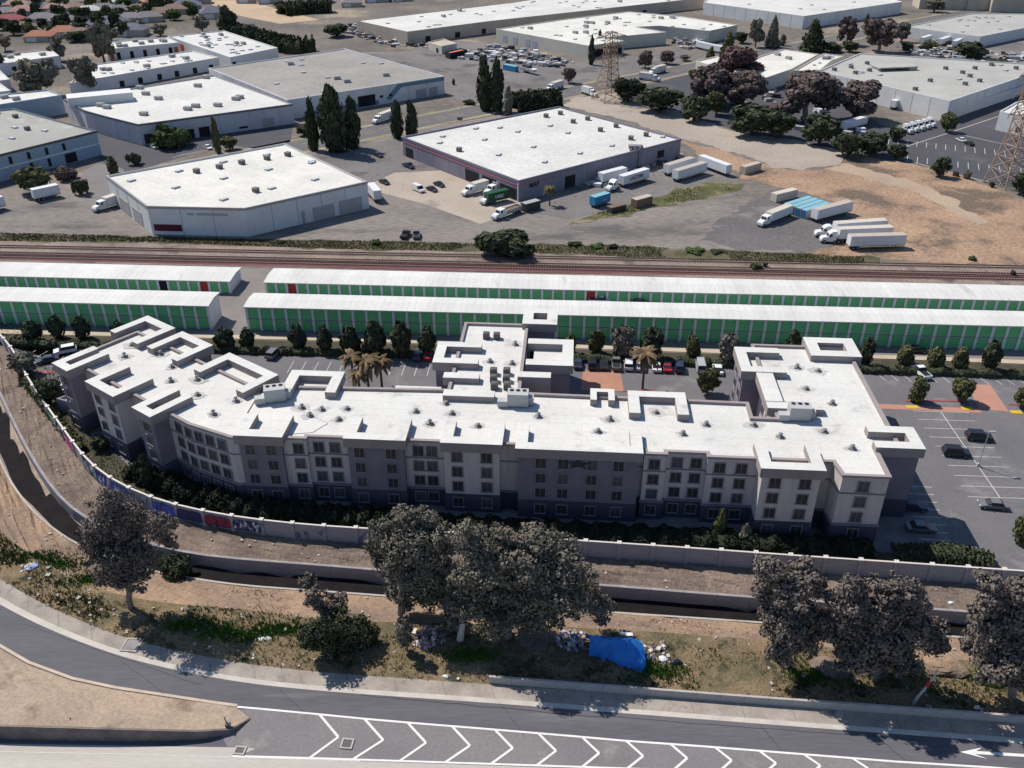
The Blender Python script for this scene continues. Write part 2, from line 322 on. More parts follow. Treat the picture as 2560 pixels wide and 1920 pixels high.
sheet('truck_lot', '1800,545 1890,500 1925,475 2010,480 2100,520 2140,545 2190,590 2160,602 2000,630 1850,627 1750,600', .045, surf('truck_lot_asphalt', (.15, .138, .134), (.115, .108, .108), .05, .95, .25, .9, c3=(.2, .18, .17), s3=.07, t3=.57), 1.0)
sheet('green_edge', '1690,470 1800,455 1860,460 1850,478 1740,500 1640,520 1540,545 1420,562 1430,552 1560,518 1640,494', .065, surf('edge_weeds', (.07, .08, .03), (.14, .13, .06), .12, 1, .4, 1.4, c3=(.24, .195, .14), s3=.12, t3=.52), 1.1)
# street
sa, sb = W(730, 369), W(1670, 181); sd = (sb-sa).normalized(); sn = Vector((-sd.y, sd.x)); s0 = sa+sd*((W(300, 470)-sa).dot(sd)); s1 = sb+sd*420
def along(z, o, w, name, m):
    mb = MB(); stripe([s0+sn*o, s1+sn*o], w, z, mb); return struct(name, mb, m)
along(.04, 0, 20, 'street_verge', surf('street_verge', (.33, .28, .2), (.22, .2, .12), .05, 1, .25, 1, c3=(.13, .14, .05), s3=.06, t3=.55))
along(.06, 0, 15, 'street', surf('street_asphalt', (.14, .132, .136), (.115, .11, .116), .03, .92, .12, 1.2))
YEL = plain('yellow_paint', (.6, .4, .08))
mb = MB()
for k in range(0, 90):
    for o in (-1.6, 1.6): stripe([s0+sd*(k*9)+sn*o, s0+sd*(k*9+5)+sn*o], .22, .075, mb)
struct('street_lines', mb, YEL)
sheet('yard_beyond', '1000,130 1130,100 1240,110 1470,160 1700,120 1760,140 1640,172 1400,225 1180,262 1110,235 900,130', .03, ASPH_OLD)
sheet('office_court', '1500,250 1680,195 1800,170 2000,200 2240,330 2130,382 1900,345 1700,285 1560,262', .03, ASPH_NEW)
sheet('right_car_park', '2130,384 2230,330 2400,290 2560,225 2800,160 3000,420 2900,560 2560,482 2380,432 2260,404', .05, ASPH_NEW)
sheet('north_lot', '2230,125 2460,110 2600,75 2900,40 2900,200 2560,188', .04, ASPH_OLD)
sheet('west_court', '235,330 360,365 640,310 735,300 720,385 560,360 300,440 250,400', .04, ASPH_NEW)
sheet('neighbourhood_ground', '-200,118 120,112 260,100 420,72 560,60 620,20 560,-30 -400,-30', .03, surf('garden_ground', (.15, .128, .108), (.085, .082, .062), .03, 1, .35, .4, c3=(.25, .21, .18), s3=.02, t3=.57), 2)
sheet('turning_circle', '205,430 240,412 280,410 310,425 310,465 290,490 255,500 220,492 203,465', .09, surf('circle_asphalt', (.2, .185, .18), (.17, .158, .155), .1, .93, .1, 2))
sheet('sand_lot', '500,0 620,0 700,25 800,50 700,60 600,40', .07, surf('pale_sand', (.5, .37, .25), (.38, .29, .2), .03, 1, .2, .5))
# rails
RUST = plain('rusty_rail', (.13, .075, .06)); TIE = plain('old_tie', (.2, .155, .135), .95)
def track(label, ya, yb, zz=.1):
    a, b = W(-250, ya), W(2900, yb); d = (b-a).normalized(); nn = Vector((-d.y, d.x)); L = (b-a).length
    t = thing('railway_track', label, 'railway track', (a.x, a.y, 0))
    for s in (-.75, .75):
        mb = MB(); m_ = (a+b)/2+nn*s; mb.box((m_.x, m_.y, zz+.18), (L, .16, .2), math.atan2(d.y, d.x)); obj('rail', mb, RUST, t)
    mb = MB(); k = 0
    while k < L:
        p = a+d*k; mb.box((p.x, p.y, zz+.04), (.28, 2.7, .1), math.atan2(d.y, d.x)); k += .75
    o = obj('ties', mb, TIE, t); o['kind'] = 'stuff'
track('railway track on dark ties along the red ballast, nearest the storage units', 637, 706)
track('railway track on red ballast, second from the storage units', 629, 696)
track('half buried railway track on grey dirt below the weed strip', 612, 676, .06)
# ================================================================ buildings
ROOFW = surf('white_roof', (.65, .635, .595), (.55, .535, .5), .05, .75, .15, .9, c3=(.3, .29, .28), s3=.55, t3=.645, seam=(14, 3.2, R(38), .09, .84))
ROOFH = surf('hotel_roof', (.66, .645, .605), (.58, .565, .53), .1, .75, .08, 1.5, c3=(.46, .445, .42), s3=.2, t3=.61, seam=(11, 2.4, R(4), .05, .82))
ROOFC = surf('cream_roof', (.7, .68, .62), (.58, .565, .515), .08, .85, .12, 1.2, c3=(.36, .34, .31), s3=.5, t3=.65, seam=(18, 3.4, R(35), .09, .86))
ROOFG = surf('grey_roof', (.33, .31, .285), (.27, .255, .237), .05, .92, .14, .7, c3=(.2, .185, .17), s3=.4, t3=.64, seam=(9, 2.2, R(38), .1, .84))
ROOFS = surf('sage_roof', (.37, .365, .33), (.31, .305, .28), .06, .9, .1, 1, c3=(.42, .41, .37), s3=.1, t3=.6)
ROOFK = surf('pale_grey_roof', (.43, .42, .39), (.37, .36, .335), .05, .9, .1, 1, c3=(.25, .24, .225), s3=.4, t3=.65, seam=(20, 5, R(18), .12, .84))
WALLW = surf('white_wall', (.7, .69, .68), (.6, .59, .59), .1, .85, .08, 1.5)
WALLB = surf('slate_wall', (.26, .25, .3), (.21, .2, .25), .1, .85, .1, 1.5)
WALLC = surf('cream_wall', (.62, .58, .5), (.54, .5, .43), .1, .85, .08, 1.5)
WALLT = surf('tan_wall', (.5, .43, .36), (.42, .36, .3), .1, .85, .1, 1.2)
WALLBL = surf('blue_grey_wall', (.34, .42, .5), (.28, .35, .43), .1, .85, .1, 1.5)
STUC = surf('cream_stucco', (.58, .535, .52), (.48, .445, .44), .5, .9, .07, 5, stretch=(1.6, 1.6, .18), c3=(.4, .37, .37), s3=.5, t3=.62)
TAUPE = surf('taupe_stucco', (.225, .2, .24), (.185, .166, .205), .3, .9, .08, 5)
BASE = surf('base_stucco', (.085, .078, .112), (.065, .061, .09), .3, .9, .08, 5)  # taupe and base stucco tinted cooler, the blue of shade in their colour
GLASS2 = surf('curtained_glass', (.1, .1, .11), (.06, .06, .07), .8, .3, .2)
GLASS = surf('dark_glass', (.03, .033, .04), (.05, .052, .06), .5, .35, .15, spec=.2)
DARK = plain('dark_opening', (.02, .019, .022), .9); GREYM = plain('grey_metal', (.36, .36, .37), .5); DKM = plain('dark_metal', (.09, .085, .09), .6)
DOORG = plain('roller_door_grey', (.4, .38, .37)); WHT = plain('white_metal', (.72, .72, .72), .5); PIPE = plain('brown_box', (.16, .1, .09), .8)

def frame(ang, O=Vector((0, 116))):
    c, s = math.cos(R(ang)), math.sin(R(ang))
    return lambda u, v: Vector((O.x+u*c-v*s, O.y+u*s+v*c))
FM, FL = frame(-4), frame(-37)
hotel = thing('hotel', 'long four storey cream hotel with white flat roof and bent left wing', 'hotel', (0, 116, 0))
ZR = 12.75
P_M = [FM(*p) for p in ((-46, 1.5), (-33.8, 1.5), (-33.8, 2.2), (21, 2.2), (21, 1.1), (24.5, 1.1), (24.5, 1.9), (31, 1.9), (31, .9), (50.4, .9), (51, -2.6), (58, -2.6), (58, 5.4), (62, 5.4), (62, 39.5), (44, 39.5), (44, 12.9), (39.7, 12.9), (39.7, 17.6), (0, 18.2), (0, 45), (-12.6, 45), (-12.6, 18.4), (-46, 17.4))]
P_L = [FL(*p) for p in ((-85, -26), (-48, -25.9), (-39.2, -24.2), (-30, -15), (-30, -11.5), (-85, -11.5))]
RINGM = surf('parapet_stucco', (.33, .285, .275), (.275, .24, .235), .3, .9, .08, 4)
def walls(P, dz, k_):
    Pi = inset(P, .38); n = len(P); Pc = ccw(P)
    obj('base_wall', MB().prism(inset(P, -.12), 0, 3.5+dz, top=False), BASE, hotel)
    mb = MB(); Po = inset(P, -.25); vs = [(p.x, p.y, 3.5+dz) for p in Po]+[(p.x, p.y, 3.85+dz) for p in Po]+[(p.x, p.y, 3.85+dz) for p in Pc]+[(p.x, p.y, 3.5+dz) for p in Pc]
    mb.add(vs, [(i, (i+1) % n, n+(i+1) % n, n+i) for i in range(n)]+[(n+i, n+(i+1) % n, 2*n+(i+1) % n, 2*n+i) for i in range(n)]); obj('string_course', mb, TAUPE, hotel)
    mb = MB(); vs = [(p.x, p.y, 3.5) for p in Pc]+[(p.x, p.y, 12.9+dz) for p in Pc]; mb.add(vs, [(i, (i+1) % n, n+(i+1) % n, n+i) for i in range(n)])
    obj('wall', mb, STUC, hotel)
    mb = MB(); Po = inset(P, -.1); vs = [(p.x, p.y, z) for z, q in ((9.62+dz, Pc), (9.62+dz, Po), (9.84+dz, Po), (9.84+dz, Pc)) for p in q]; mb.add(vs, [(a*n+i, a*n+(i+1) % n, a*n+n+(i+1) % n, a*n+n+i) for a in range(3) for i in range(n)]); obj('floor_band', mb, TAUPE, hotel)
    Q = []
    for a, b in zip(Pc, Pc[1:]+Pc[:1]):
        k = max(1, int((b-a).length/.8)); Q += [a.lerp(b, j/k) for j in range(k)]
    oth = P_L if k_ == 0 else P_M; mb = MB(); Po = inset(Q, -.22); Pj = inset(Q, .38); z1 = 13.25+dz; n = len(Q)
    vs = [(p.x, p.y, 12.85+dz) for p in Po]+[(p.x, p.y, z1) for p in Po]+[(p.x, p.y, z1) for p in Pj]+[(p.x, p.y, ZR-.1+dz) for p in Pj]
    keep = [i for i in range(n) if not inpoly((Q[i]+Q[(i+1) % n])/2, oth)]
    mb.add(vs, [(a*n+i, a*n+(i+1) % n, a*n+n+(i+1) % n, a*n+n+i) for a in range(3) for i in keep]); obj('parapet', mb, RINGM, hotel)
    obj('roof', MB().poly(Pi, ZR+dz), ROOFH, hotel)
walls(P_M, 0, 0); walls(P_L, -.06, 1)
def ring_box(mb, F, u0, u1, v0, v1, z0, z1):
    P = ccw([F(u0, v0), F(u1, v0), F(u1, v1), F(u0, v1)])
    vs = [(p.x, p.y, z0) for p in P]+[(p.x, p.y, z1) for p in P]
    mb.add(vs, [(0, 1, 5, 4), (1, 2, 6, 5), (2, 3, 7, 6), (3, 0, 4, 7), (3, 2, 1, 0)], 0); mb.add(vs, [(4, 5, 6, 7)], 1)
def tower(F, u0, u1, v0, v1, op, w=1.9, z1=14.05, body=True, bmat=None, ins=.5, z0=12.3, stub=1.0):
    mb = MB(); q = []
    S, N, Wt, E = (u0, u1, v0, v0+w), (u0, u1, v1-w, v1), [u0, u0+w, v0, v1], [u1-w, u1, v0, v1]
    if op != 'S': q.append(S); Wt[2] += w; E[2] += w
    if op != 'N': q.append(N); Wt[3] -= w; E[3] -= w
    if op == 'W':
        ring_box(mb, F, *E, z0, z1)
    elif op == 'E': ring_box(mb, F, *Wt, z0, z1)
    else: ring_box(mb, F, *Wt, z0, z1); ring_box(mb, F, *E, z0, z1)
    for s in q: ring_box(mb, F, *s, z0, z1)
    o = obj('parapet_tower', mb, [RINGM, ROOFH], hotel)
    obj('tower_roof', MB().poly(ccw([F(u0+w*.6, v0+w*.6), F(u1-w*.6, v0+w*.6), F(u1-w*.6, v1-w*.6), F(u0+w*.6, v1-w*.6)]), 12.64), ROOFH, hotel)
    if body:
        mb = MB(); P = [F(u0+ins, v0+ins), F(u1-ins, v0+ins), F(u1-ins, v1-ins), F(u0+ins, v1-ins)]
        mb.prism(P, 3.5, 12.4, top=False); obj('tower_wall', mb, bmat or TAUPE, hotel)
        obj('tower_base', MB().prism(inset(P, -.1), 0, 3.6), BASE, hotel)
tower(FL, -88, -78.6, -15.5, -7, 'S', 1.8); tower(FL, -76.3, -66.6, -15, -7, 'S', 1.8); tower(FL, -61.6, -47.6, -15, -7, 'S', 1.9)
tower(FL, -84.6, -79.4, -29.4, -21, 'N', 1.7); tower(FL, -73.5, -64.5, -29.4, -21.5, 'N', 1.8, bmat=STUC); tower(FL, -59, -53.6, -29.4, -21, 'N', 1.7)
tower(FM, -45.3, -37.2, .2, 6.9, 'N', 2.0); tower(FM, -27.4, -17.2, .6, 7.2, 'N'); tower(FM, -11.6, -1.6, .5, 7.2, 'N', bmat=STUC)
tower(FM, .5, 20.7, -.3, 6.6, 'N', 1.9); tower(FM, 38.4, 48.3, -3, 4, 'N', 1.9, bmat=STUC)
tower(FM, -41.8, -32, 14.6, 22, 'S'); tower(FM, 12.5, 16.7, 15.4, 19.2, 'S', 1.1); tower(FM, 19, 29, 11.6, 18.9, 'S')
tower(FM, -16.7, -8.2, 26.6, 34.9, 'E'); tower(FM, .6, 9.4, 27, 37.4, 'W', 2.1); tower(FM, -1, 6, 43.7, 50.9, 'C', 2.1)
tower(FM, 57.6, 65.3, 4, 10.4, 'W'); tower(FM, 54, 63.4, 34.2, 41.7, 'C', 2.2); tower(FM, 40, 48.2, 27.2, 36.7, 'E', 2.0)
mb = MB(); ring_box(mb, FM, 42.6, 45.6, 17.2, 27.1, 12.3, 13.95); ring_box(mb, FM, 42.6, 52, 15, 17.1, 12.3, 13.9)
obj('parapet_tower', mb, [RINGM, ROOFH], hotel)
for q in ((-14, -7.5, 21.4, 23.4, 12.3, 13.9), (-.6, 5.4, 22.6, 24.6, 9, 13.9), (-13.2, -4.2, 15.2, 17.3, 12.3, 13.9)): mb = MB(); ring_box(mb, FM, *q); obj('parapet_slab', mb, [RINGM, ROOFH], hotel)
for q in ((-23.3, -14.8, 18.6, 24.2, 0, 10.2), (.2, 5, 18.3, 22.4, 0, 4.2), (40, 43.7, 13.1, 17.4, 0, 3.6)): mb = MB(); ring_box(mb, FM, *q); obj('low_annex', mb, [TAUPE, ROOFH], hotel)
mb = MB(); mb.poly([W(1452, 976), W(1560, 979), W(1551, 930), W(1457, 928)], .06); struct('brick_crosswalk', mb, surf('pink_pavers', (.43, .22, .15), (.36, .18, .13), .3, .9, .12, 6))
# windows: frame + pane, shared meshes
mb = MB()
for c, d in (((0, -.05, .95), (1.9, .1, .14)), ((0, -.09, -.98), (2.1, .2, .14)), ((-.88, -.05, 0), (.14, .1, 1.76)), ((.88, -.05, 0), (.14, .1, 1.76)), ((0, -.04, 0), (.06, .07, 1.76))): mb.box(c, d)
WFR = mb.mesh('window', plain('window_trim', (.27, .24, .25))); WPN = MB().add([(-.81, -.03, -.88), (.81, -.03, -.88), (.81, -.03, .88), (-.81, -.03, .88)], [(0, 1, 2, 3)]).mesh('pane', GLASS); WPN2 = WPN.copy(); WPN2.materials[0] = GLASS2
LEV = (11.1, 8.15, 5.2, 2.0)
def windows(F, ang, us, v, levs=LEV, vert=False, off=.03):
    for i, u in enumerate(us):
        for z in levs:
            p = F(v, u) if vert else F(u, v)
            a = R(ang-(90 if vert else 0)); nn = Vector((math.sin(a), -math.cos(a)))
            q = p+nn*(off if z > 3.4 else off+.14); o = child('window', WFR, hotel, q.x, q.y, z, a); link('pane', WPN2 if random.random() < .3 else WPN, o)
windows(FM, -4, (-35.2,), 1.5); windows(FM, -4, (-32, -29.3), 2.2); windows(FM, -4, (-25, -19.8), 1.1); windows(FM, -4, (-15.5, -13.3), 2.2); windows(FM, -4, (-9, -4.2), 1.0)
windows(FM, -4, (4.6, 8.2, 12.8, 17), .2); windows(FM, -4, (22.7,), 1.1); windows(FM, -4, (26.4, 29.4), 1.9); windows(FM, -4, (33, 36.4), .9); windows(FM, -4, (41, 45.6), -2.5); windows(FM, -4, (54.4,), -2.6)
windows(FM, -4, (-43, -39.5), .7); windows(FL, -37, (-82,), -28.9); windows(FL, -37, (-71.2, -66.8), -28.9); windows(FL, -37, (-56.3,), -28.9); windows(FL, -37, (-51.4, -48.7), -25.95)
windows(FM, -4, (29.5, 33.5), 40.5, LEV, True); windows(FM, -4, (20, 23.5), 44, LEV, True); windows(FL, -37, (-23, -18, -14), -85, LEV, True)
mid = frame(-27, FL(-48, -25.9)); windows(mid, -26, (1.7, 4.2, 6.8), .0)
# dark star ornament high on the wide tower
mb = MB(); sp = []
for k in range(10):
    r_ = 1.5 if k % 2 == 0 else .6; t = math.pi/2+k*math.pi/5; sp.append((r_*math.cos(t), r_*math.sin(t)))
c_ = FM(10.6, .1); a = R(-4)
mb.add([(c_.x+x*1.5*math.cos(a), c_.y-.06+x*1.5*math.sin(a), 11.2+y*.75) for x, y in sp]+[(c_.x, c_.y-.14, 11.2)], [(i, (i+1) % 10, 10) for i in range(10)])
obj('star_ornament', mb, plain('navy_ornament', (.04, .04, .06)), hotel)
# roof gear
mb = MB(); mb.box((0, 0, .1), (.9, .9, .2)); mb.tube((0, 0, .2), (0, 0, .55), .16, .16, 8); mb.tube((0, 0, .55), (0, 0, .75), .42, .2, 8); VENT = mb.mesh('roof_vent', surf('vent_metal', (.3, .29, .28), (.22, .21, .2), 2, .6, .1))
mb = MB(); mb.box((0, 0, .55), (1.1, 1.1, 1.1)); mb.tube((0, 0, 1.1), (0, 0, 1.2), .45, .45, 10); COND = mb.mesh('condenser', plain('condenser_metal', (.12, .11, .11)))
mb = MB(); mb.box((0, 0, 1.5), (3.6, 2.3, 2.3)); mb.box((-2.6, -.6, .75), (1.8, 1.4, 1.1)); mb.box((2.2, .3, .9), (1.0, 1.4, 1.4))
for x in (-1.1, 0, 1.1): mb.tube((x, .4, 2.65), (x, .4, 2.72), .38, .38, 10, 1)
mb.box((0, 0, .2), (3, 1.8, .3)); AHU = mb.mesh('air_handler', [plain('air_handler_metal', (.45, .45, .44), .5), DARK])
for x, y, r_ in ((690, 1000, .3), (1295, 1012, 0), (1995, 1046, 0)):
    p = W(x, y, ZR); child('air_handler', AHU, hotel, p.x, p.y, ZR+.02, R(-4)+r_)
ROOFD = surf('roof_dirt', (.5, .485, .46), (.42, .405, .385), 1.2, .9, .2, 6); ROOFD2 = surf('roof_dirt_core', (.38, .365, .345), (.3, .29, .275), 1.2, .9, .25, 6)
def dirt_patch(p, sd):
    r_ = random.Random(int(sd))
    for k, (m, rad, z) in enumerate(((ROOFD, r_.uniform(1.0, 1.7), .006), (ROOFD2, r_.uniform(.6, .85), .012))):
        mb = MB(); mb.poly([(p.x+rad*r_.uniform(.55, 1.1)*1.25*math.cos(i*.449), p.y+rad*r_.uniform(.55, 1.1)*math.sin(i*.449)) for i in range(14)], ZR+z); obj('dirt_patch', mb, m, hotel)
VP = '330,863 312,892 402,886 430,918 427,953 493,950 494,988 534,1036 590,1003 755,1020 805,1025 868,1023 847,1050 775,1040 1040,1030 1075,1060 1130,1035 1195,1066 1115,1010 1346,1042 1495,1080 1525,1050 1707,1086 1765,1063 1884,1064 1950,1093 2130,1122 2060,1080 1992,920 2045,928 2015,973 2080,1010 1288,862 1280,910 1225,905 1640,1032 1320,1010 1960,1015'
for x, y in pts(VP):
    p = W(x, y, ZR); dirt_patch(p, x)
    child('roof_vent', VENT, hotel, p.x, p.y, ZR+.01, random.uniform(0, 3), (1, 1, random.uniform(.8, 1.3)))
for x, y in pts('1216,842 1242,843 1234,932 1234,950 1236,968 1267,932 1266,950 1268,968'):
    p = W(x, y, ZR+.3); child('condenser', COND, hotel, p.x, p.y, ZR+.01, R(-4), (1.15, 1.15, 1.1))

# ---------------------------------------------------------------- storage rows
GREEN = surf('green_roller_door', (.18, .56, .25), (.14, .46, .2), .5, .6, .08, 4); RED = plain('red_roller_door', (.42, .05, .04)); SROOF = surf('storage_roof', (.67, .655, .62), (.58, .565, .535), .12, .7, .07, 1.5, stretch=(1.6, .3, 1), c3=(.48, .46, .44), s3=.2, t3=.62, seam=(40, 1.5, R(90), .07, .85))
DOORM = {}
def door_mesh(w, h, m):
    k = (round(w, 2), round(h, 2), m.name)
    if k not in DOORM:
        mb = MB(); n = 6
        for i in range(n): mb.box((0, -.03-.015*(i % 2), h*(i+.5)/n), (w, .05, h/n-.03))
        DOORM[k] = mb.mesh('door', m)
    return DOORM[k]
def storage(label, a, b, dep, h, two, special={}, cols=None):
    d = b-a; L = d.length; ang = math.atan2(d.y, d.x); n = cols
    t = thing('storage_building', label, 'storage building', (a.x, a.y, 0), ang); pw = L/n
    obj('wall', MB().box((L/2, dep/2+.06, h/2), (L, dep-.12, h)), WALLW, t, local=True)
    mb = MB(); o = .35
    mb.add([(-o, -o-.1, h+.02), (L+o, -o-.1, h+.02), (L+o, dep/2, h+.42), (-o, dep/2, h+.42), (-o, dep+o, h+.02), (L+o, dep+o, h+.02), (-o, -o-.1, h-.22), (L+o, -o-.1, h-.22), (-o, dep+o, h-.22), (L+o, dep+o, h-.22)],
           [(0, 1, 2, 3), (3, 2, 5, 4), (6, 7, 1, 0), (0, 3, 4, 8, 6), (1, 7, 9, 5, 2), (5, 9, 8, 4), (6, 8, 9, 7)])
    obj('roof', mb, SROOF, t, local=True)
    tiers = ((.12, h*.46-.1), (h*.5, h*.5-.35)) if two else ((.1, h-.55),)
    if two: obj('ledge', MB().box((L/2, -.12, h*.475), (L, .3, .16)), GREYM, t, local=True)
    post = MB().box((0, -.1, h/2-.1), (.58, .3, h-.25)).mesh('post', WHT)
    for i in range(n+1): link('post', post, t, (min(max(i*pw, .13), L-.13), 0, 0))
    for r_, (z, hh) in enumerate(tiers):
        for i in range(n):
            link('door', door_mesh(pw-.62, hh, special.get((i, r_), GREEN)), t, ((i+.5)*pw, 0, z))
    return t
def row_pt(x0, y0, x1, y1, z, x): return W(x0+(x1-x0)*x, y0+(y1-y0)*x, z)
fa, fb = W(0, 749.6, 6.2), W(2560, 812.8, 6.2); fd = (fb-fa).normalized(); ba, bb = W(0, 688, 3.4), W(2560, 749.6, 3.4); bd = (bb-ba).normalized()
def onl(a, d, x): return a+d*((x-a.x)/d.x)
storage('two storey green door storage building, front row, left of the gap', onl(fa, fd, -132), onl(fa, fd, -70), 7, 6.1, True, {}, 20)
storage('very long two storey green door storage building, front row, behind the hotel', onl(fa, fd, -61.2), onl(fa, fd, 128), 7, 6.1, True, {}, 61)
storage('one storey green door storage building, back row, left of the gap', onl(ba, bd, -142), onl(ba, bd, -71), 8.3, 3.35, False, {(20, 0): DARK, (24, 0): RED}, 27)
storage('very long one storey green door storage building, back row beside the railway', onl(ba, bd, -61.8), onl(ba, bd, 138), 8.3, 3.35, False, {(2, 0): RED, (30, 0): RED}, 75)

# ---------------------------------------------------------------- warehouses
mb = MB(); mb.box((0, 0, .18), (1.5, 2.4, .36)); mb.box((0, 0, .42), (1.3, 2.2, .14), 0, 1); SKYL = mb.mesh('skylight', [GREYM, plain('skylight_glass', (.55, .57, .58), .3)])
mb = MB(); mb.box((0, 0, .6), (1.6, 1.6, 1.2)); mb.box((0, 0, 1.28), (1.8, 1.8, .14)); HOOD = mb.mesh('roof_unit', plain('roof_unit_metal', (.17, .155, .15), .7))
mb = MB(); mb.box((0, 0, .75), (3, 2, 1.3)); mb.tube((-.7, 0, 1.4), (-.7, 0, 1.5), .5, .5, 10); mb.tube((.7, 0, 1.4), (.7, 0, 1.5), .5, .5, 10); RTU = mb.mesh('roof_unit', plain('rooftop_unit_metal', (.38, .37, .36), .6))
def warehouse(label, roof, h, wm, rm, par=.5, cat='warehouse', name='warehouse', trim=None, seams=0, gear=None, doors=()):
    P = [W(x, y, h) for x, y in pts(roof)] if isinstance(roof, str) else roof; c = sum(P, Vector((0, 0)))/len(P)
    t = thing(name, label, cat, (c.x, c.y, 0)); Pc = ccw(P); n = len(Pc); Pi = inset(P, .4)
    mb = MB(); vs = [(p.x, p.y, 0) for p in Pc]+[(p.x, p.y, h) for p in Pc]+[(p.x, p.y, h) for p in Pi]+[(p.x, p.y, h-par-.1) for p in Pi]
    mb.add(vs, [(a*n+i, a*n+(i+1) % n, a*n+n+(i+1) % n, a*n+n+i) for a in range(3) for i in range(n)]); obj('wall', mb, wm, t)
    obj('roof', MB().poly(Pi, h-par), rm, t)
    if trim:
        mb = MB(); Po = inset(P, -.12); vs = [(p.x, p.y, h-.7) for p in Po]+[(p.x, p.y, h+.06) for p in Po]+[(p.x, p.y, h+.06) for p in Pi]
        mb.add(vs, [(a*n+i, a*n+(i+1) % n, a*n+n+(i+1) % n, a*n+n+i) for a in range(2) for i in range(n)]); obj('roof_trim', mb, trim, t)
    t['_h'] = h
    if seams:
        jm = MB().box((0, 0, h/2-.2), (.16, .1, h-.4)).mesh('panel_joint', GREYM)
        for i in range(n):
            a, b = Pc[i], Pc[(i+1) % n]; L = (b-a).length; k = max(1, int(L/seams))
            if ((b-a).x < 0): continue
            for j in range(1, k):
                p = a.lerp(b, j/k); child('panel_joint', jm, t, p.x, p.y, 0, math.atan2((b-a).y, (b-a).x))
    rnd = random.Random(int(c.x*7+c.y)); Pg = inset(P, 4)
    if gear:
        xs = [p.x for p in P]; ys = [p.y for p in P]
        for me, k in gear:
            q = 0; tr = 0
            while q < k and tr < 900:
                tr += 1; p = (rnd.uniform(min(xs), max(xs)), rnd.uniform(min(ys), max(ys)))
                if inpoly(p, Pg) and inpoly(p, Pi): child(me.name.split('.')[0], me, t, p[0], p[1], h-par+.01, math.atan2((P[1]-P[0]).y, (P[1]-P[0]).x)); q += 1
    for (i, t0, t1, z0, z1, m, nm) in doors: on_wall(t, P, i, t0, t1, z0, z1, m, nm)
    del t['_h']
    return t, P
def wall_frame(P, i):
    a, b = P[i], P[(i+1) % len(P)]; c = sum(P, Vector((0, 0)))/len(P); d = (b-a).normalized(); nn = Vector((d.y, -d.x))
    if nn.dot(a-c) < 0: nn = -nn
    return a, b, d, nn
def on_wall(t, P, i, t0, t1, z0, z1, m, nm, off=.06):
    a, b, d, nn = wall_frame(P, i); L = (b-a).length; c = a.lerp(b, (t0+t1)/2)+nn*off*.5
    mb = MB().box((c.x, c.y, (z0+z1)/2), (L*(t1-t0), off+.1, z1-z0), math.atan2(d.y, d.x)); return obj(nm, mb, m, t)
def gear_px(t, me, s, z, rz=0):
    for x, y in pts(s):
        p = W(x, y, z); child(me.name.split('.')[0], me, t, p.x, p.y, z+.01, rz)
def lettering(t, P, i, tc, z, size, s, m, nm='lettering'):
    a, b, d, nn = wall_frame(P, i)
    if d.x < 0: d = -d
    cu = bpy.data.curves.new('lettering', 'FONT'); cu.body = s; cu.size = size; cu.extrude = .02; cu.align_x = 'CENTER'; cu.offset = .02
    tmp = bpy.data.objects.new('lettering', cu); COL.objects.link(tmp); bpy.context.view_layer.update()
    me = bpy.data.meshes.new_from_object(tmp.evaluated_get(bpy.context.evaluated_depsgraph_get())); bpy.data.objects.remove(tmp)
    me.materials.clear(); me.materials.append(m)
    c = a.lerp(b, tc)+nn*.12; o = child(nm, me, t, c.x, c.y, z); o.rotation_euler = (R(90), 0, math.atan2(d.y, d.x)); return o
PINK = plain('pink_stripe', (.45, .12, .16)); REDM = plain('dark_red_panel', (.1, .014, .03)); TEAL = plain('teal_band', (.16, .25, .32)); INK = plain('black_lettering', (.015, .015, .02))
# cream roofed warehouse with cut corner, by the railway
t1, P1 = warehouse('white warehouse with cream roof and cut off corner beside the railway', '265.8,439.4 710.7,358 917.8,453.9 611,520.8 367,515.4', 8.6, WALLW, ROOFC, trim=plain('grey_trim', (.36, .33, .33)), seams=8,
    doors=((2, .06, .26, .2, 4.4, DOORG, 'dock_door'), (2, .3, .48, .2, 4.2, DOORG, 'dock_door'), (3, .68, .97, 1.2, 3.2, REDM, 'red_panel'), (3, .18, .5, 6.2, 6.9, GREYM, 'sign_bar'), (3, .53, .6, 6.2, 6.8, GREYM, 'sign_bar'), (4, .2, .42, .2, 4.5, DOORG, 'dock_door'), (4, .5, .75, .2, 4.5, DOORG, 'dock_door')))
gear_px(t1, SKYL, '329,453 440,470 448,429 559,406 667,388 560,447 672,425 680,472 780,408 788,450 560,500 780,405', 8.1, R(-35)); gear_px(t1, HOOD, '492,432 549,421 605,410 668,399 720,390 640,480', 8.1, R(-35))
on_wall(t1, P1, 2, .55, .57, .1, 4, GREYM, 'drain_pipe', .3)
# slate walled warehouse with sign
t2, P2 = warehouse('large slate walled warehouse with white roof, pink stripe and dock doors', '1005,342 1296,452 1703,347 1397,266', 6.9, WALLB, ROOFW, trim=plain('slate_trim', (.2, .19, .23)), seams=9,
    doors=((0, .02, .99, 5.1, 5.5, PINK, 'pink_stripe'), (1, .01, .2, 5.0, 5.35, PINK, 'pink_stripe'), (0, .03, .1, .3, 3.6, DARK, 'dock_door'), (0, .58, .69, .4, 4.3, DARK, 'dock_door'), (0, .72, .83, .4, 4.3, DARK, 'dock_door'), (0, .86, .985, .4, 4.0, DARK, 'dock_door'), (1, .26, .32, .2, 4.2, DARK, 'dock_door'), (1, .84, .885, 2, 4.6, DARK, 'dock_door'), (0, .995, 1.0, .1, 6.6, WHT, 'corner_post')))
lettering(t2, P2, 1, .085, 3.6, 2.2, 'MAP', INK)
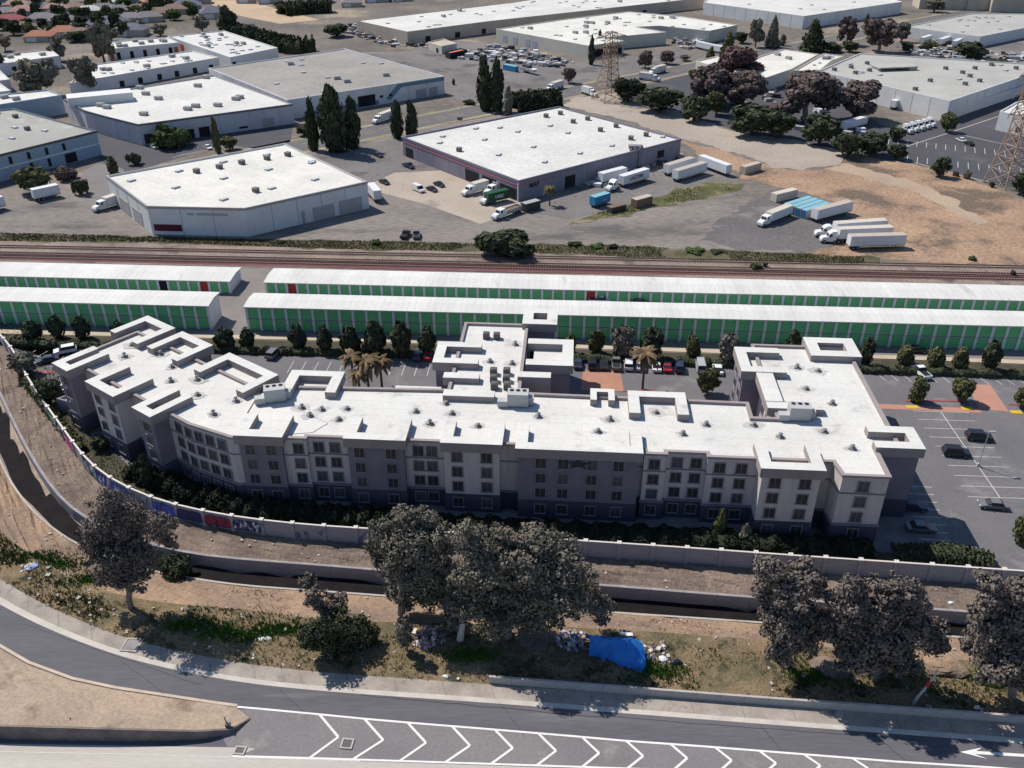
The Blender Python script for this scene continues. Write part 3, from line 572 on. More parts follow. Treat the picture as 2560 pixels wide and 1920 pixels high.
gear_px(t2, HOOD, '1365,293 1401,286 1433,307 1469,300 1501,328 1540,318 1577,349 1615,340 1148,378 1150,300', 6.4, R(-20)); gear_px(t2, SKYL, '1107,342 1212,350 1295,330 1334,368 1247,388 1362,406 1450,384 1420,333 1530,365 1250,320 1190,322 1657,343 1376,315 1100,358', 6.4, R(-20))
mb = MB(); p = W(1590, 372, 6.9)
for k in range(3): mb.box((p.x+k*1.6-2, p.y-1.2, 3.6), (.7, .7, 7.2+k*.6))
mb.box((p.x, p.y+1, 7.4), (5, 2.4, 1)); obj('dust_collector', mb, plain('dull_ducting', (.23, .22, .23)), t2)
# white roof west of street
t3, P3 = warehouse('white roofed warehouse with ribbed panel wall, left of the street', '161,248 210,276 260,290 345,311 730.6,260 533.5,188', 8.0, surf('pale_panel_wall', (.56, .55, .58), (.48, .47, .5), .1, .85, .08, 1.5), ROOFW, seams=6, trim=plain('dark_trim', (.17, .16, .18)),
    doors=((3, .78, .86, .2, 3.8, DOORG, 'dock_door'), (3, .28, .33, .1, 3.6, DARK, 'entrance'), (3, .36, .43, .1, 3.8, DARK, 'entrance'), (3, .02, .1, .4, 4, GLASS, 'window'), (3, .62, .68, 1, 1.8, DARK, 'window')))
gear_px(t3, RTU, '252,266 268,271 295,240 312,247 365,237 397,249 470,275 490,268 545,266 590,250 495,217 360,288 350,222 515,196 600,246', 7.5, R(-15))
p = W(248, 258, 7.5); obj('penthouse', MB().box((p.x, p.y+2, 9.3), (25, 9, 3.6), R(27)), WALLW, t3)
# grey roof
t4, P4 = warehouse('grey roofed warehouse with teal corner band behind tall cypress trees', '521,170 718,249.5 1110,190 861,121', 8.2, WALLW, ROOFG, seams=9, gear=((SKYL, 10),),
    doors=((1, .1, .55, .3, 2.2, TEAL, 'teal_band'), (1, .68, 1.0, 6.2, 7.7, TEAL, 'teal_band'), (1, .42, .53, .3, 5, DARK, 'loading_bay'), (1, .8, .87, .2, 4, DOORG, 'dock_door'), (1, .89, .95, .2, 4, DOORG, 'dock_door'), (1, .56, .58, 3, 4, DARK, 'window'), (1, .62, .64, 3, 4, DARK, 'window')))
a_, b_, d_, n_ = wall_frame(P4, 1); q0 = a_.lerp(b_, .6)+n_*.1; q1 = a_.lerp(b_, .68)+n_*.1
mb = MB().add([(q0.x, q0.y, 2.4), (q0.x+d_.x*2, q0.y+d_.y*2, 1.2), (q1.x+d_.x*2, q1.y+d_.y*2, 6.2), (q1.x, q1.y, 7.7)], [(0, 1, 2, 3)]); obj('teal_band', mb, TEAL, t4)
gear_px(t4, RTU, '843,198 868,206 965,190 727,162', 7.7, R(20))
ORNG = plain('orange_door_panel', (.5, .1, .04))
dk = tuple((0, k, k+.05, .2, 3.8, DARK, 'doorway') for k in (.12, .3, .48, .66, .84))
warehouse('long white roofed unit building with plain blue shaded wall, nearest of the business park', '172,208 546,143 481,126 240,160', 6.0, WALLW, ROOFW, gear=((SKYL, 14), (RTU, 5)), doors=tuple((0, k, k+.03, .2, 3, DARK, 'doorway') for k in (.3, .42, .55, .67, .8, .92)))
warehouse('square white roofed building at the right end of the business park', '419.5,90 575,143 694,119 559,76', 6.0, WALLW, ROOFW, gear=((SKYL, 26), (RTU, 6)), doors=((0, .2, .26, .2, 4, ORNG, 'orange_door'), (1, .03, .1, .2, 3.4, DARK, 'doorway')))
warehouse('narrow white roofed unit building with orange door panels', '266,123 447,106 418,92 266,105', 6.0, WALLW, ROOFW, gear=((RTU, 9),), doors=dk+((0, .03, .08, .2, 3.8, ORNG, 'orange_door'), (0, .92, .97, .2, 3.8, ORNG, 'orange_door')))
warehouse('white roofed unit building at the left edge behind eucalyptus trees', '-60,168 148,139 127,123 -60,142', 6.0, WALLW, ROOFW, gear=((RTU, 7),), doors=tuple((0, k, k+.05, .2, 3.8, DARK, 'doorway') for k in (.4, .54, .68)))
warehouse('small white roofed building cut by the left edge, upper', '-90,212 24,198 -4,172 -90,186', 5.5, WALLW, ROOFW)
warehouse('small white roofed building cut by the left edge, lower', '-90,240 26,226 -4,205 -90,216', 5.5, WALLW, ROOFW)
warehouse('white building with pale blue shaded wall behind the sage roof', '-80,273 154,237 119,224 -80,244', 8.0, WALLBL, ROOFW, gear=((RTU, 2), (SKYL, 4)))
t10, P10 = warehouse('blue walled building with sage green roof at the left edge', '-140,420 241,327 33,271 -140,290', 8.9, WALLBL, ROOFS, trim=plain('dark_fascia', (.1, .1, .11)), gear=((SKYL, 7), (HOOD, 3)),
    doors=tuple((0, k, k+.02, 5, 7.4, DARK, 'window') for k in (.38, .5, .62, .74))+tuple((0, k, k+.02, .8, 3.6, DARK, 'window') for k in (.5, .62))+((0, 0, 1, 4.1, 4.5, WHT, 'band'), (0, .74, .82, .2, 3.6, DARK, 'entrance')))
warehouse('long tan walled warehouse with speckled white roof at the top centre', '890,51 1018,79 1228,52 1760,-6 1500,-30 1287,4', 7.4, WALLT, ROOFW, gear=((SKYL, 40), (RTU, 6)), doors=((1, .2, .26, .2, 3.4, DARK, 'dock_door'), (1, .55, .61, .2, 3.4, DARK, 'dock_door'), (1, .88, .93, .2, 3.4, DARK, 'dock_door'), (2, .55, .57, .2, 3.4, DARK, 'dock_door'), (2, .68, .7, .2, 3.4, DARK, 'dock_door')))
t12, P12 = warehouse('cream warehouse with rust flecked white roof, facing the boat yard', '1240,72 1471,114 1560,102 1520,93 1667,80 1592,67 1648,64 1773,77 1844,62 1700,40 1570,28 1420,46', 7.0, WALLC, ROOFC, gear=((SKYL, 30), (RTU, 10)), doors=tuple((0, k, k+.05, .3, 4.4, plain('pale_blue_door', (.42, .43, .5)), 'dock_door') for k in (.08, .2, .34, .42))+((1, .05, .95, .3, 5.2, DARK, 'glazed_front'),))
warehouse('large white warehouse at the top right with tall panel walls', '1760,6 2010,40 2256,4 2050,-45 1800,-40', 8.0, WALLW, ROOFW, seams=9, gear=((SKYL, 16),))
warehouse('grey roofed warehouse with white front at the upper right corner', '2262,66 2451,91 2660,50 2600,34 2429,33', 6.2, WALLW, ROOFK, gear=((SKYL, 16),))
t15, P15 = warehouse('wide pale grey roofed plant with panel parapet, right', '2046,177 2375,252 2640,163 2150,133', 8.5, WALLW, ROOFK, seams=8, gear=((HOOD, 18), (SKYL, 8)))
p = W(2235, 172, 8.3); mb = MB(); mb.box((p.x, p.y, 9.6), (20, 8, .5), R(10)); mb.box((p.x-9, p.y, 8.6), (1.5, 8, 1.8), R(10)); mb.box((p.x+8, p.y+1, 8.6), (4, 6, 1.8), R(10)); obj('roof_canopy', mb, ROOFK, t15)
warehouse('lower white ledge building along the front of the grey plant', [W(x, y, 4.5) for x, y in pts('2395,267 2640,187 2640,150 2300,232')], 4.5, WALLW, ROOFC)
warehouse('brick red canopy block at the corner of the grey plant', [W(x, y, 4.3) for x, y in pts('2275,245 2375,270 2398,263 2380,248 2290,236')], 4.3, plain('brick_red', (.2, .07, .05)), ROOFC)
warehouse('flat cream roofed office with deep shaded front under the brown trees', '1835,178 1912,195 1980,172 2046,135 1960,122 1900,140', 6.5, WALLC, ROOFC, gear=((RTU, 3),))
warehouse('cream roofed office wing between the dark slot and the grey plant', '1985,176 2045,178 2080,150 2110,140 2060,133', 6.2, WALLC, ROOFC, gear=((SKYL, 4), (RTU, 2)))
warehouse('small cream roofed office left of the red brown tree', '1740,152 1800,170 1835,155 1790,140', 5.5, WALLC, ROOFC)
warehouse('white block building at the right edge beyond the dark car park', '2500,278 2600,300 2760,250 2640,232 2540,255', 7.5, WALLW, ROOFW, doors=((0, .5, .62, 1, 3, DARK, 'window'),))
warehouse('small cream shed standing in the boat yard', '1070,105 1104,115 1142,108 1108,96', 4.4, WALLC, TAN, doors=((0, .6, .75, .2, 2.6, DARK, 'doorway'),), cat='shed', name='shed')
warehouse('red and white roofed open shed beside the cream yard shed', '1113,129 1125,133 1168,124 1152,120', 3.2, DARK, plain('red_shed_roof', (.5, .16, .12)), cat='shed', name='shed')
warehouse('small white roofed utility shed at the left end of the hotel', [W(x, y, 3) for x, y in pts('140,996 168,1004 196,992 168,986')], 3, TAUPE, ROOFH, cat='shed', name='utility_shed')

# ---------------------------------------------------------------- far houses
HR = {'terracotta': (.4, .18, .11), 'grey': (.24, .215, .225), 'red': (.33, .1, .1), 'white': (.62, .6, .58), 'brown': (.26, .18, .145), 'pink': (.42, .25, .21), 'slate blue': (.16, .16, .21)}
HM = {k: surf('roof_'+k.replace(' ', '_'), c, tuple(x*.82 for x in c), .3, .9, .12, 3) for k, c in HR.items()}
HC = {}
def house(px, py, roof, row, i, w=15, d=10, rot=None):
    if roof not in HC:
        a = MB().box((0, 0, 1.5), (w-1, d-1, 3)).mesh('wall', surf('house_wall', (.5, .43, .36), (.4, .35, .3), .2, .9, .1))
        mb = MB(); mb.add([(-w/2, -d/2, 2.9), (w/2, -d/2, 2.9), (w/2, d/2, 2.9), (-w/2, d/2, 2.9), (-w/2+d*.45, 0, 5.4), (w/2-d*.45, 0, 5.4)], [(0, 1, 5, 4), (1, 2, 5), (2, 3, 4, 5), (3, 0, 4), (3, 2, 1, 0)])
        b = mb.mesh('roof', HM[roof]); c = MB().box((w*.22, d*.12, 5), (.9, .9, 1.8)).mesh('chimney', WALLT); e = MB().box((-w*.2, -d/2+.48, 1.2), (4.6, .1, 2.3)).mesh('garage_door', WHT)
        HC[roof] = (a, b, c, e)
    a, b, c, e = HC[roof]; p = W(px, py)
    t = thing('house', '%s roofed bungalow, %s from the left in the %s row of the far neighbourhood' % (roof, nth(i), row), 'house', (p.x, p.y, 0), random.uniform(-.35, .35)+R(18 if rot is None else rot), 'bungalows of the far neighbourhood', [random.uniform(1.05, 1.4)]*3)
    link('wall', a, t); r_ = link('roof', b, t); link('chimney', c, r_); link('garage_door', e, t)
for row, lst in (('nearest', ((28, 64, 'red'), (60, 78, 'brown'), (102, 102, 'terracotta'), (165, 92, 'terracotta'), (205, 96, 'brown'), (330, 88, 'slate blue'))),
                 ('second', ((18, 42, 'grey'), (66, 40, 'pink'), (110, 60, 'grey'), (160, 62, 'grey'), (199, 52, 'grey'), (245, 72, 'slate blue'), (285, 68, 'slate blue'), (330, 56, 'grey'), (372, 54, 'grey'))),
                 ('third', ((45, 22, 'pink'), (95, 28, 'grey'), (145, 32, 'pink'), (190, 28, 'brown'), (226, 38, 'white'), (262, 34, 'grey'), (300, 36, 'grey'), (350, 34, 'brown'), (405, 44, 'brown'), (440, 34, 'brown'), (470, 26, 'slate blue'), (535, 44, 'slate blue'))),
                 ('fourth', ((10, 14, 'grey'), (56, 10, 'terracotta'), (104, 12, 'grey'), (140, 14, 'brown'), (172, 17, 'grey'), (215, 15, 'grey'), (255, 14, 'brown'), (300, 16, 'white'), (340, 14, 'grey'), (392, 15, 'terracotta'), (430, 12, 'grey'), (500, 8, 'brown'))),
                 ('farthest', ((20, 0, 'brown'), (75, -2, 'grey'), (130, 0, 'terracotta'), (185, -1, 'grey'), (240, 0, 'brown'), (300, -2, 'grey'), (360, 0, 'grey'), (430, -3, 'white'), (628, 6, 'brown'), (672, 7, 'white'), (738, 16, 'grey'), (800, 6, 'brown'), (880, 16, 'grey'), (940, 4, 'white'), (1000, 2, 'brown')))):
    for i, (x, y, r_) in enumerate(lst): house(x, y, r_, row, i)
for i, (x, y) in enumerate(((2340, 16), (2400, 18), (2460, 20), (2520, 24))):
    p = W(x, y+6); warehouse('tan block building at the top right corner, %s from the left' % nth(i), [Vector((p.x-13, p.y)), Vector((p.x+13, p.y-4)), Vector((p.x+16, p.y+16)), Vector((p.x-10, p.y+20))], 11, WALLT, ROOFC, cat='building', name='block_building')
# ================================================================ walls, fences, barrier along the creek
GW = surf('shade_toned_block_wall', (.33, .315, .345), (.26, .25, .285), .25, .9, .14, 3, c3=(.4, .375, .38), s3=.3, t3=.6); CAP = plain('pale_cap', (.62, .58, .53))  # block grey darkened and blued in place of the shade on the wall
gw = thing('graffiti_wall', 'long curving block wall with pilasters and graffiti between hotel and creek', 'wall', (LW_[60].x, LW_[60].y, 0))
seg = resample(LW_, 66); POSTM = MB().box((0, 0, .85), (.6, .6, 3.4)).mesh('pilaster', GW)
capm = {}
for i in range(len(seg)-1):
    a, b = seg[i], seg[i+1]; c = (a+b)/2; L = (b-a).length; an = math.atan2((b-a).y, (b-a).x)
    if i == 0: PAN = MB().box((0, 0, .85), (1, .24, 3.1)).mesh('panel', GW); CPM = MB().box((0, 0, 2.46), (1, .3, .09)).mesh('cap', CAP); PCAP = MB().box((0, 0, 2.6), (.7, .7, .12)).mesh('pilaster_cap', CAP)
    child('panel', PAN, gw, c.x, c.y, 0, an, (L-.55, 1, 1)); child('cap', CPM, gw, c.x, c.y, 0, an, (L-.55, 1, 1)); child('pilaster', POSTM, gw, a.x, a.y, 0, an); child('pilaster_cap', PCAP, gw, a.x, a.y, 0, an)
rg = random.Random(21)
GC = {k: plain('spray_'+k, v, .7) for k, v in {'blue': (.06, .09, .42), 'white': (.72, .72, .75), 'teal': (.05, .32, .34), 'magenta': (.5, .03, .2), 'navy': (.03, .03, .1), 'green': (.05, .3, .14), 'maroon': (.22, .03, .05), 'grey': (.26, .26, .3), 'slate': (.12, .15, .24)}.items()}
def graffiti(i0, i1, cols, n, z0=-.3, z1=2.1, outline=None):
    line_ = seg[i0:i1+1]; P = resample(line_, 160)
    if outline:
        k0, k1 = 4, 155; tot = []
        lo, hi = [], []
        for k in range(k0, k1, 3):
            d = (P[k+1]-P[k-1]).normalized(); nn = Vector((d.y, -d.x))*.325; p = P[k]+nn
            e = min(1, min(k-k0, k1-k)/22); lo.append((p.x, p.y, z0+.25*(1-e)+rg.uniform(0, .25))); hi.append((p.x, p.y, z1-(1-e)*.5-rg.uniform(0, .35)))
        mb = MB(); n_ = len(lo); mb.add(lo+hi, [(q, q+1, n_+q+1, n_+q) for q in range(n_-1)]); obj('graffiti', mb, GC[outline], gw)
    for c in cols:
        mb = MB()
        for _ in range(n):
            k = rg.randint(6, 148); w = rg.uniform(.12, .3); zz_ = rg.uniform(z0+.2, z1-.7); pts_ = []
            x = 0; z = zz_
            for s in range(rg.randint(3, 6)):
                pts_.append((x, z)); x += rg.uniform(-.3, .6); z = min(z1-.1, max(z0+.1, z+rg.choice((-1, 1))*rg.uniform(.4, 1.2)))
            d = (P[k+1]-P[k-1]).normalized(); nn = Vector((d.y, -d.x))*rg.uniform(.335, .36)
            for (xa, za), (xb, zb_) in zip(pts_, pts_[1:]):
                dx, dz = xb-xa, zb_-za; l = math.hypot(dx, dz); ox, oz = -dz/l*w/2, dx/l*w/2
                q = [(xa+ox, za+oz), (xb+ox, zb_+oz), (xb-ox, zb_-oz), (xa-ox, za-oz)]
                mb.add([(P[k].x+d.x*u+nn.x, P[k].y+d.y*u+nn.y, v) for u, v in q], [(3, 2, 1, 0)])
        obj('graffiti', mb, GC[c], gw)
def gi(px, py): p = W(px, py, 2.4); return min(range(len(seg)), key=lambda k: (seg[k]-p).length)
for (x0, y0, x1, y1, cols, n, o_) in ((60, 930, 100, 990, ('teal', 'white'), 7, None), (100, 990, 125, 1030, ('white', 'navy', 'grey'), 7, None), (118, 1015, 140, 1045, ('white',), 5, 'green'), (140, 1045, 165, 1077, ('navy', 'white'), 8, None), (165, 1080, 180, 1100, ('white',), 2, 'magenta'), (195, 1128, 235, 1170, ('white', 'navy', 'teal'), 9, 'slate'),
    (238, 1175, 280, 1200, ('white', 'navy'), 9, 'blue'), (280, 1200, 325, 1222, ('white', 'slate'), 6, 'blue'), (325, 1224, 400, 1252, ('navy', 'slate', 'grey'), 5, None), (405, 1253, 452, 1267, ('navy',), 3, 'blue'), (455, 1268, 490, 1276, (), 0, 'navy'), (492, 1277, 580, 1290, ('navy',), 4, 'maroon'), (590, 1292, 680, 1304, ('white', 'slate'), 9, 'navy'), (700, 1307, 730, 1310, ('slate',), 4, None), (860, 1318, 890, 1321, ('slate',), 4, None)):
    a, b = gi(x0, y0), gi(x1, y1); graffiti(a, max(b, a+1), cols, n, outline=o_)
# creek side wall
cw = thing('channel_wall', 'grey concrete flood wall lining the far side of the creek', 'wall', (LC[50].x, LC[50].y, 0))
cs = resample(LC, 60); CWM = surf('flood_wall_concrete', (.34, .31, .31), (.25, .23, .24), .2, .92, .16, 2.5, c3=(.4, .36, .34), s3=.25, t3=.6)
CPAN = MB().box((0, 0, -2.05), (1, .45, 2.7)).mesh('panel', CWM)
for a, b in zip(cs, cs[1:]):
    c = (a+b)/2; child('panel', CPAN, cw, c.x, c.y, rg.uniform(-.02, .02), math.atan2((b-a).y, (b-a).x), ((b-a).length-.03, 1, 1))
for a, cc in ((3, 'blue'), (4, 'blue'), (12, 'maroon')):
    p, q = cs[a], cs[a+1]; d = (q-p).normalized(); nn = Vector((d.y, -d.x))*.25; mb = MB()
    for k in range(7):
        u = rg.uniform(.1, .8)*(q-p).length; z = rg.uniform(-2.6, -1.4); w = rg.uniform(.2, .9); hh = rg.uniform(.3, .9)
        mb.add([(p.x+d.x*s+nn.x*(1+k*.03), p.y+d.y*s+nn.y*(1+k*.03), zz_) for s, zz_ in ((u, z), (u+w, z+.1), (u+w+.2, z+hh), (u+.1, z+hh*.8))], [(0, 1, 2, 3)])
    obj('graffiti', mb, GC[cc], cw)
nc = thing('creek_kerb', 'thin pale concrete lip along the near side of the creek', 'kerb', (LN[50].x, LN[50].y, 0))
mb = MB(); stripe(LN, .35, -2.5, mb); n_ = len(LN); obj('lip', mb, CONC, nc)
mb = MB(); vs = []
for z in (-3.2, -2.5):
    for p in LN: vs.append((p.x, p.y+.17, z))
obj('face', mb.add(vs, [(i+1, i, n_+i, n_+i+1) for i in range(n_-1)]), CONC_D, nc)
# roadside barrier
bl = smooth_line(ext([W(x, y, .95) for x, y in pts('1222,1694 1598,1723 2000,1754 2122,1761 2560,1794')], 0, 50), 40)
br = thing('concrete_barrier', 'long concrete safety barrier between the verge and the ramp road', 'barrier', (bl[0].x, bl[0].y, 0))
for k in range(0, 39):
    a, b = bl[k], bl[k+1]; d = (b-a); L = d.length; an = math.atan2(d.y, d.x); c = (a+b)/2
    mb = MB(); h2 = L/2-.015
    prof = [(-.2, .02), (-.19, .3), (-.18, .7), (-.16, 1.25), (.16, 1.25), (.18, .7), (.19, .3), (.2, .02)]
    if k == 0: BAR = MB().add([(x, y, z) for x in (-.495, .495) for y, z in prof], [(i+1, i, 8+i, 9+i) for i in range(7)]+[tuple(range(8)), tuple(reversed(range(8, 16)))]).mesh('barrier_section', surf('barrier_concrete', (.46, .42, .4), (.36, .33, .32), .6, .9, .14, 4))
    child('barrier_section', BAR, br, c.x, c.y, 0, an, (L, 1, 1))
# drain inlets
def drain(label, x, y, w, d, z=.02):
    p = W(x, y); t = thing('drain_inlet', label, 'drain', (p.x, p.y, 0), R(-6)); mb = MB()
    for c, s in (((0, d/2-.1, z+.06), (w, .2, .12)), ((0, -d/2+.1, z+.06), (w, .2, .12)), ((-w/2+.1, 0, z+.06), (.2, d-.4, .12)), ((w/2-.1, 0, z+.06), (.2, d-.4, .12))): mb.box(c, s)
    obj('rim', mb, CONC, t, local=True); mb = MB().box((0, 0, z+.03), (w-.4, d-.4, .05)); obj('grate', mb, DKM if w < 2.2 else CONC_D, t, local=True)
drain('square concrete drain box beside the curve of the ramp road', 330, 1614, 2.4, 2.4, .08); drain('small dark drain grate among the painted chevrons', 868, 1860, 1.5, 1.5); drain('small dark drain grate at the tip of the dirt island', 600, 1877, 1.4, 1.2)
for lab, x, y in (('short dark leaning post on the dirt island near the left edge', 180, 1818), ('short dark leaning post near the right end of the retaining wall', 566, 1816)):
    p = W(x, y, 1.3); t = thing('marker_post', lab, 'post', (p.x, p.y+.5, .9)); mb = MB(); mb.tube((0, 0, -.2), (-.35, .2, 1.3), .09, .07, 6); obj('shaft', mb, DKM, t, local=True); obj('foot', MB().box((0, 0, .1), (.6, .5, .4)), DKM, t, local=True)
# two leaning trunks / poles on the verge
def stake(label, x, y, tx, ty, r, m, z0=.1, name='dead_trunk', cat='tree trunk', band=None):
    p = W3(x, y, z0); h = height(x, y, ty, z0); q = p+Vector(((tx-x)*mpp(ty, h), 0, h)); t = thing(name, label, cat, p); d = q-p
    mb = MB(); k = 5; r_ = random.Random(int(x)); last = Vector((0, 0, -.2))
    for i in range(1, k+1):
        nx = d*(i/k)+Vector((r_.uniform(-.1, .1), r_.uniform(-.1, .1), 0))*(1 if i < k else 0); mb.tube(last, nx, r*(1-.5*(i-1)/k), r*(1-.5*i/k), 7); last = nx
    obj('shaft', mb, m, t, local=True)
    if band: obj('red_band', MB().tube(d*.55, d*.7, r*1.2, r*1.15, 8), band, t, local=True)
stake('pale bare slanting trunk standing in front of the big eucalyptus', 1150, 1600, 1168, 1524, .55, plain('pale_bark', (.55, .5, .45)), .2)
stake('leaning grey marker pole with a red band on the right verge', 2283, 1762, 2315, 1676, .22, plain('pole_grey', (.4, .4, .42)), .1, 'marker_pole', 'pole', RED)
# blue tarp shelter: draped sheet on a ridge
def grid(fn, nu, nv):
    mb = MB(); mb.add([fn(i/(nu-1), j/(nv-1)) for j in range(nv) for i in range(nu)], [(j*nu+i, j*nu+i+1, (j+1)*nu+i+1, (j+1)*nu+i) for j in range(nv-1) for i in range(nu-1)]); return mb
p = W3(1530, 1630, .2); tp = thing('tarp_shelter', 'crumpled bright blue tarp shelter pitched on the verge beside trash', 'tarp shelter', p)
rt_ = random.Random(4)
def tarp(u, v):
    x = -3.4+7.4*u; rid = 3.3-.7*u+.12*math.sin(u*9); sag = .34*math.sin(u*7+v*5)+.2*math.sin(u*19+v*9)+.12*math.sin(u*41-v*23)
    if v < .5: y = (-1.0-2.4*u**1.5)*(1-v*2)-.5*u; z = .1+(rid-.1)*(v*2)**.85
    else: y = (v-.5)*4.0-.5*u; z = rid*(1-(v-.5)*1.5)
    return (x+.25*math.sin(v*6), y+sag*.5, max(.05, z+sag*.4-(.9*max(0, u-.75)*(1-v)*3)))
obj('tarp', grid(tarp, 44, 30), surf('blue_tarp', (.02, .13, .5), (.03, .22, .62), .7, .45, .12, 5), tp, local=True)
obj('end_flap', grid(lambda u, v: (3.95+.3*math.sin(v*4+u*3), -3.2+u*3.6+v*1.2*(1-u), .05+v*(2.3-.4*u)+.1*math.sin(u*12)), 12, 8), surf('backlit_blue_tarp', (.05, .3, .62), (.08, .4, .7), .8, .4, .1, 5), tp, local=True)  # flap's lighter blue is light through the cloth, put into its colour
obj('white_sheet', grid(lambda u, v: (1.0+1.8*u, .3+.9*v, 3.05-.3*u-.35*v+.06*math.sin(u*9)), 8, 5), WHT, tp, local=True)
# trash heaps (lumpy) and single pieces
def lump(label, x, y, sx, sy, sz, m, name, cat, z=.15, seed=0):
    p = W3(x, y, z); t = rock(name, label, cat, p, sx, sy, sz, m, seed or int(x+y)); return t
def rock(name, label, cat, p, sx, sy, sz, m, seed, group=None):
    r_ = random.Random(seed); mb = MB(); nu, nv = 12, 7; ph_ = [r_.uniform(0, 6) for _ in range(6)]; vs = []
    for j in range(nv):
        th = math.pi/2*j/(nv-1)
        for i in range(nu):
            a = 2*math.pi*i/nu; k = 1+.16*math.sin(2*a+ph_[0])+.12*math.sin(3*a+ph_[1]+th*3)+r_.uniform(-.1, .1)
            vs.append((sx/2*math.cos(a)*math.cos(th)*k, sy/2*math.sin(a)*math.cos(th)*k, sz*math.sin(th)*(.85+.15*k)))
    mb.add(vs, [(j*nu+i, j*nu+(i+1) % nu, (j+1)*nu+(i+1) % nu, (j+1)*nu+i) for j in range(nv-1) for i in range(nu)])
    return obj(name, mb, m, label=label, cat=cat, group=group, loc=p)
def heap(label, x, y, sx, sy, sz, cols, n=90):
    p = W3(x, y, .1); t = thing('trash_heap', label, 'trash heap', p); r_ = random.Random(int(x)); mb = MB()
    for _ in range(n):
        a, q = r_.uniform(0, 6.28), r_.random()**.6; s_ = r_.uniform(.15, .6); mb.box((sx/2*q*math.cos(a), sy/2*q*math.sin(a), sz*(1-q)*r_.uniform(.4, 1)+s_*.2), (s_*r_.uniform(.7, 2), s_, s_*.5), r_.uniform(0, 3), r_.randrange(len(cols)), r_.uniform(.5, 1))
    o = obj('rubbish', mb, [plain('rubbish_%d_%d' % (int(x), i), c, .9) for i, c in enumerate(cols)], t, local=True); o['kind'] = 'stuff'
TRASH = surf('trash', (.5, .42, .4), (.26, .2, .2), 1.6, .9, .4, 5, c3=(.75, .68, .66), s3=1.9, t3=.55); TRASH2 = surf('dusty_trash', (.36, .28, .26), (.2, .15, .15), 1.3, .95, .4, 5, c3=(.5, .45, .5), s3=1.8, t3=.55)
heap('pale pinkish trash heap between the dark bush and the big eucalyptus', 1070, 1595, 6, 4.6, .9, [(.6, .42, .4), (.7, .62, .58), (.3, .2, .18), (.5, .3, .3), (.15, .11, .12)], 150); heap('purple grey trash heap left of the blue tarp shelter', 1430, 1600, 5, 4, .9, [(.3, .26, .34), (.45, .4, .42), (.2, .15, .14), (.62, .58, .6)], 120); heap('low mixed trash right of the tarp shelter', 1640, 1625, 4, 4, .3, [(.6, .55, .5), (.3, .22, .17), (.1, .09, .12)], 50)
lump('brown dirt and trash mound under the big eucalyptus', 1330, 1590, 6.5, 5, 1.0, BANK, 'dirt_mound', 'mound'); lump('brown dirt mound between the two right hand eucalyptus trees', 2075, 1672, 5.6, 3.6, 1.2, BANK, 'dirt_mound', 'mound'); lump('pale dirt mound right of the leaning marker pole trees', 2350, 1668, 6.4, 4.4, 1.3, BANK_O, 'dirt_mound', 'mound')
lump('black trash bag lying right of the tarp shelter', 1690, 1658, 1.6, 1.1, .6, plain('black_bag', (.025, .022, .04), .4), 'trash_bag', 'trash bag'); lump('white trash bag beside the black bag', 1658, 1650, 1.3, 1.1, .5, WHT, 'trash_bag', 'trash bag'); heap('white and blue trash pile on the left verge', 85, 1418, 2.6, 1.8, .5, [(.7, .68, .66), (.25, .35, .55), (.5, .45, .42)], 50)
lump('small white bag right of the slanting trunk by the kerb', 1115, 1692, .9, .6, .3, WHT, 'trash_bag', 'trash bag'); lump('white bag near the barrier at the right edge', 2442, 1770, .9, .6, .35, WHT, 'trash_bag', 'trash bag'); lump('white boulder on the creek bench at the right', 2378, 1509, .9, .7, .4, WHT, 'boulder', 'rock', -.8); lump('pale sheet crumpled on the grass left of the dark bush', 660, 1597, 2.2, .9, .2, WHT, 'plastic_sheet', 'plastic sheet')
lump('yellow green cloth heap under the rightmost eucalyptus', 2470, 1700, 3.8, 2.6, 1.5, surf('lime_cloth', (.24, .34, .05), (.18, .26, .04), .8, .9, .2), 'cloth_heap', 'cloth heap')
# scattered litter: stuff
rl = random.Random(5); mb = MB()
def bit(p, z, s):
    a = rl.uniform(0, 6); mb.box((p.x, p.y, z+s*.2), (s*rl.uniform(.6, 1.6), s, s*.4), a)
for _ in range(300):
    i = rl.randint(4, 104); t_ = rl.random(); bit(LS[i].lerp(LG[i], t_), .28-.2*t_, rl.uniform(.12, .4) if rl.random() < .95 else rl.uniform(.4, .7))
for _ in range(120):
    i = rl.randint(4, 104); j = int(i*129/109); t_ = rl.random(); bit(LW_[j].lerp(LC[i], .15+.8*t_), -.65, rl.uniform(.12, .34))
for _ in range(120):
    i = rl.randint(4, 104); t_ = rl.random(); bit(LN[i].lerp(LS[i], t_), -2.6+2.9*t_, rl.uniform(.12, .34))
obj('litter', mb, surf('litter', (.55, .5, .46), (.24, .19, .17), 1.2, .8, .2, 6), kind='stuff', label='scattered pale litter on the creek banks', cat='litter')

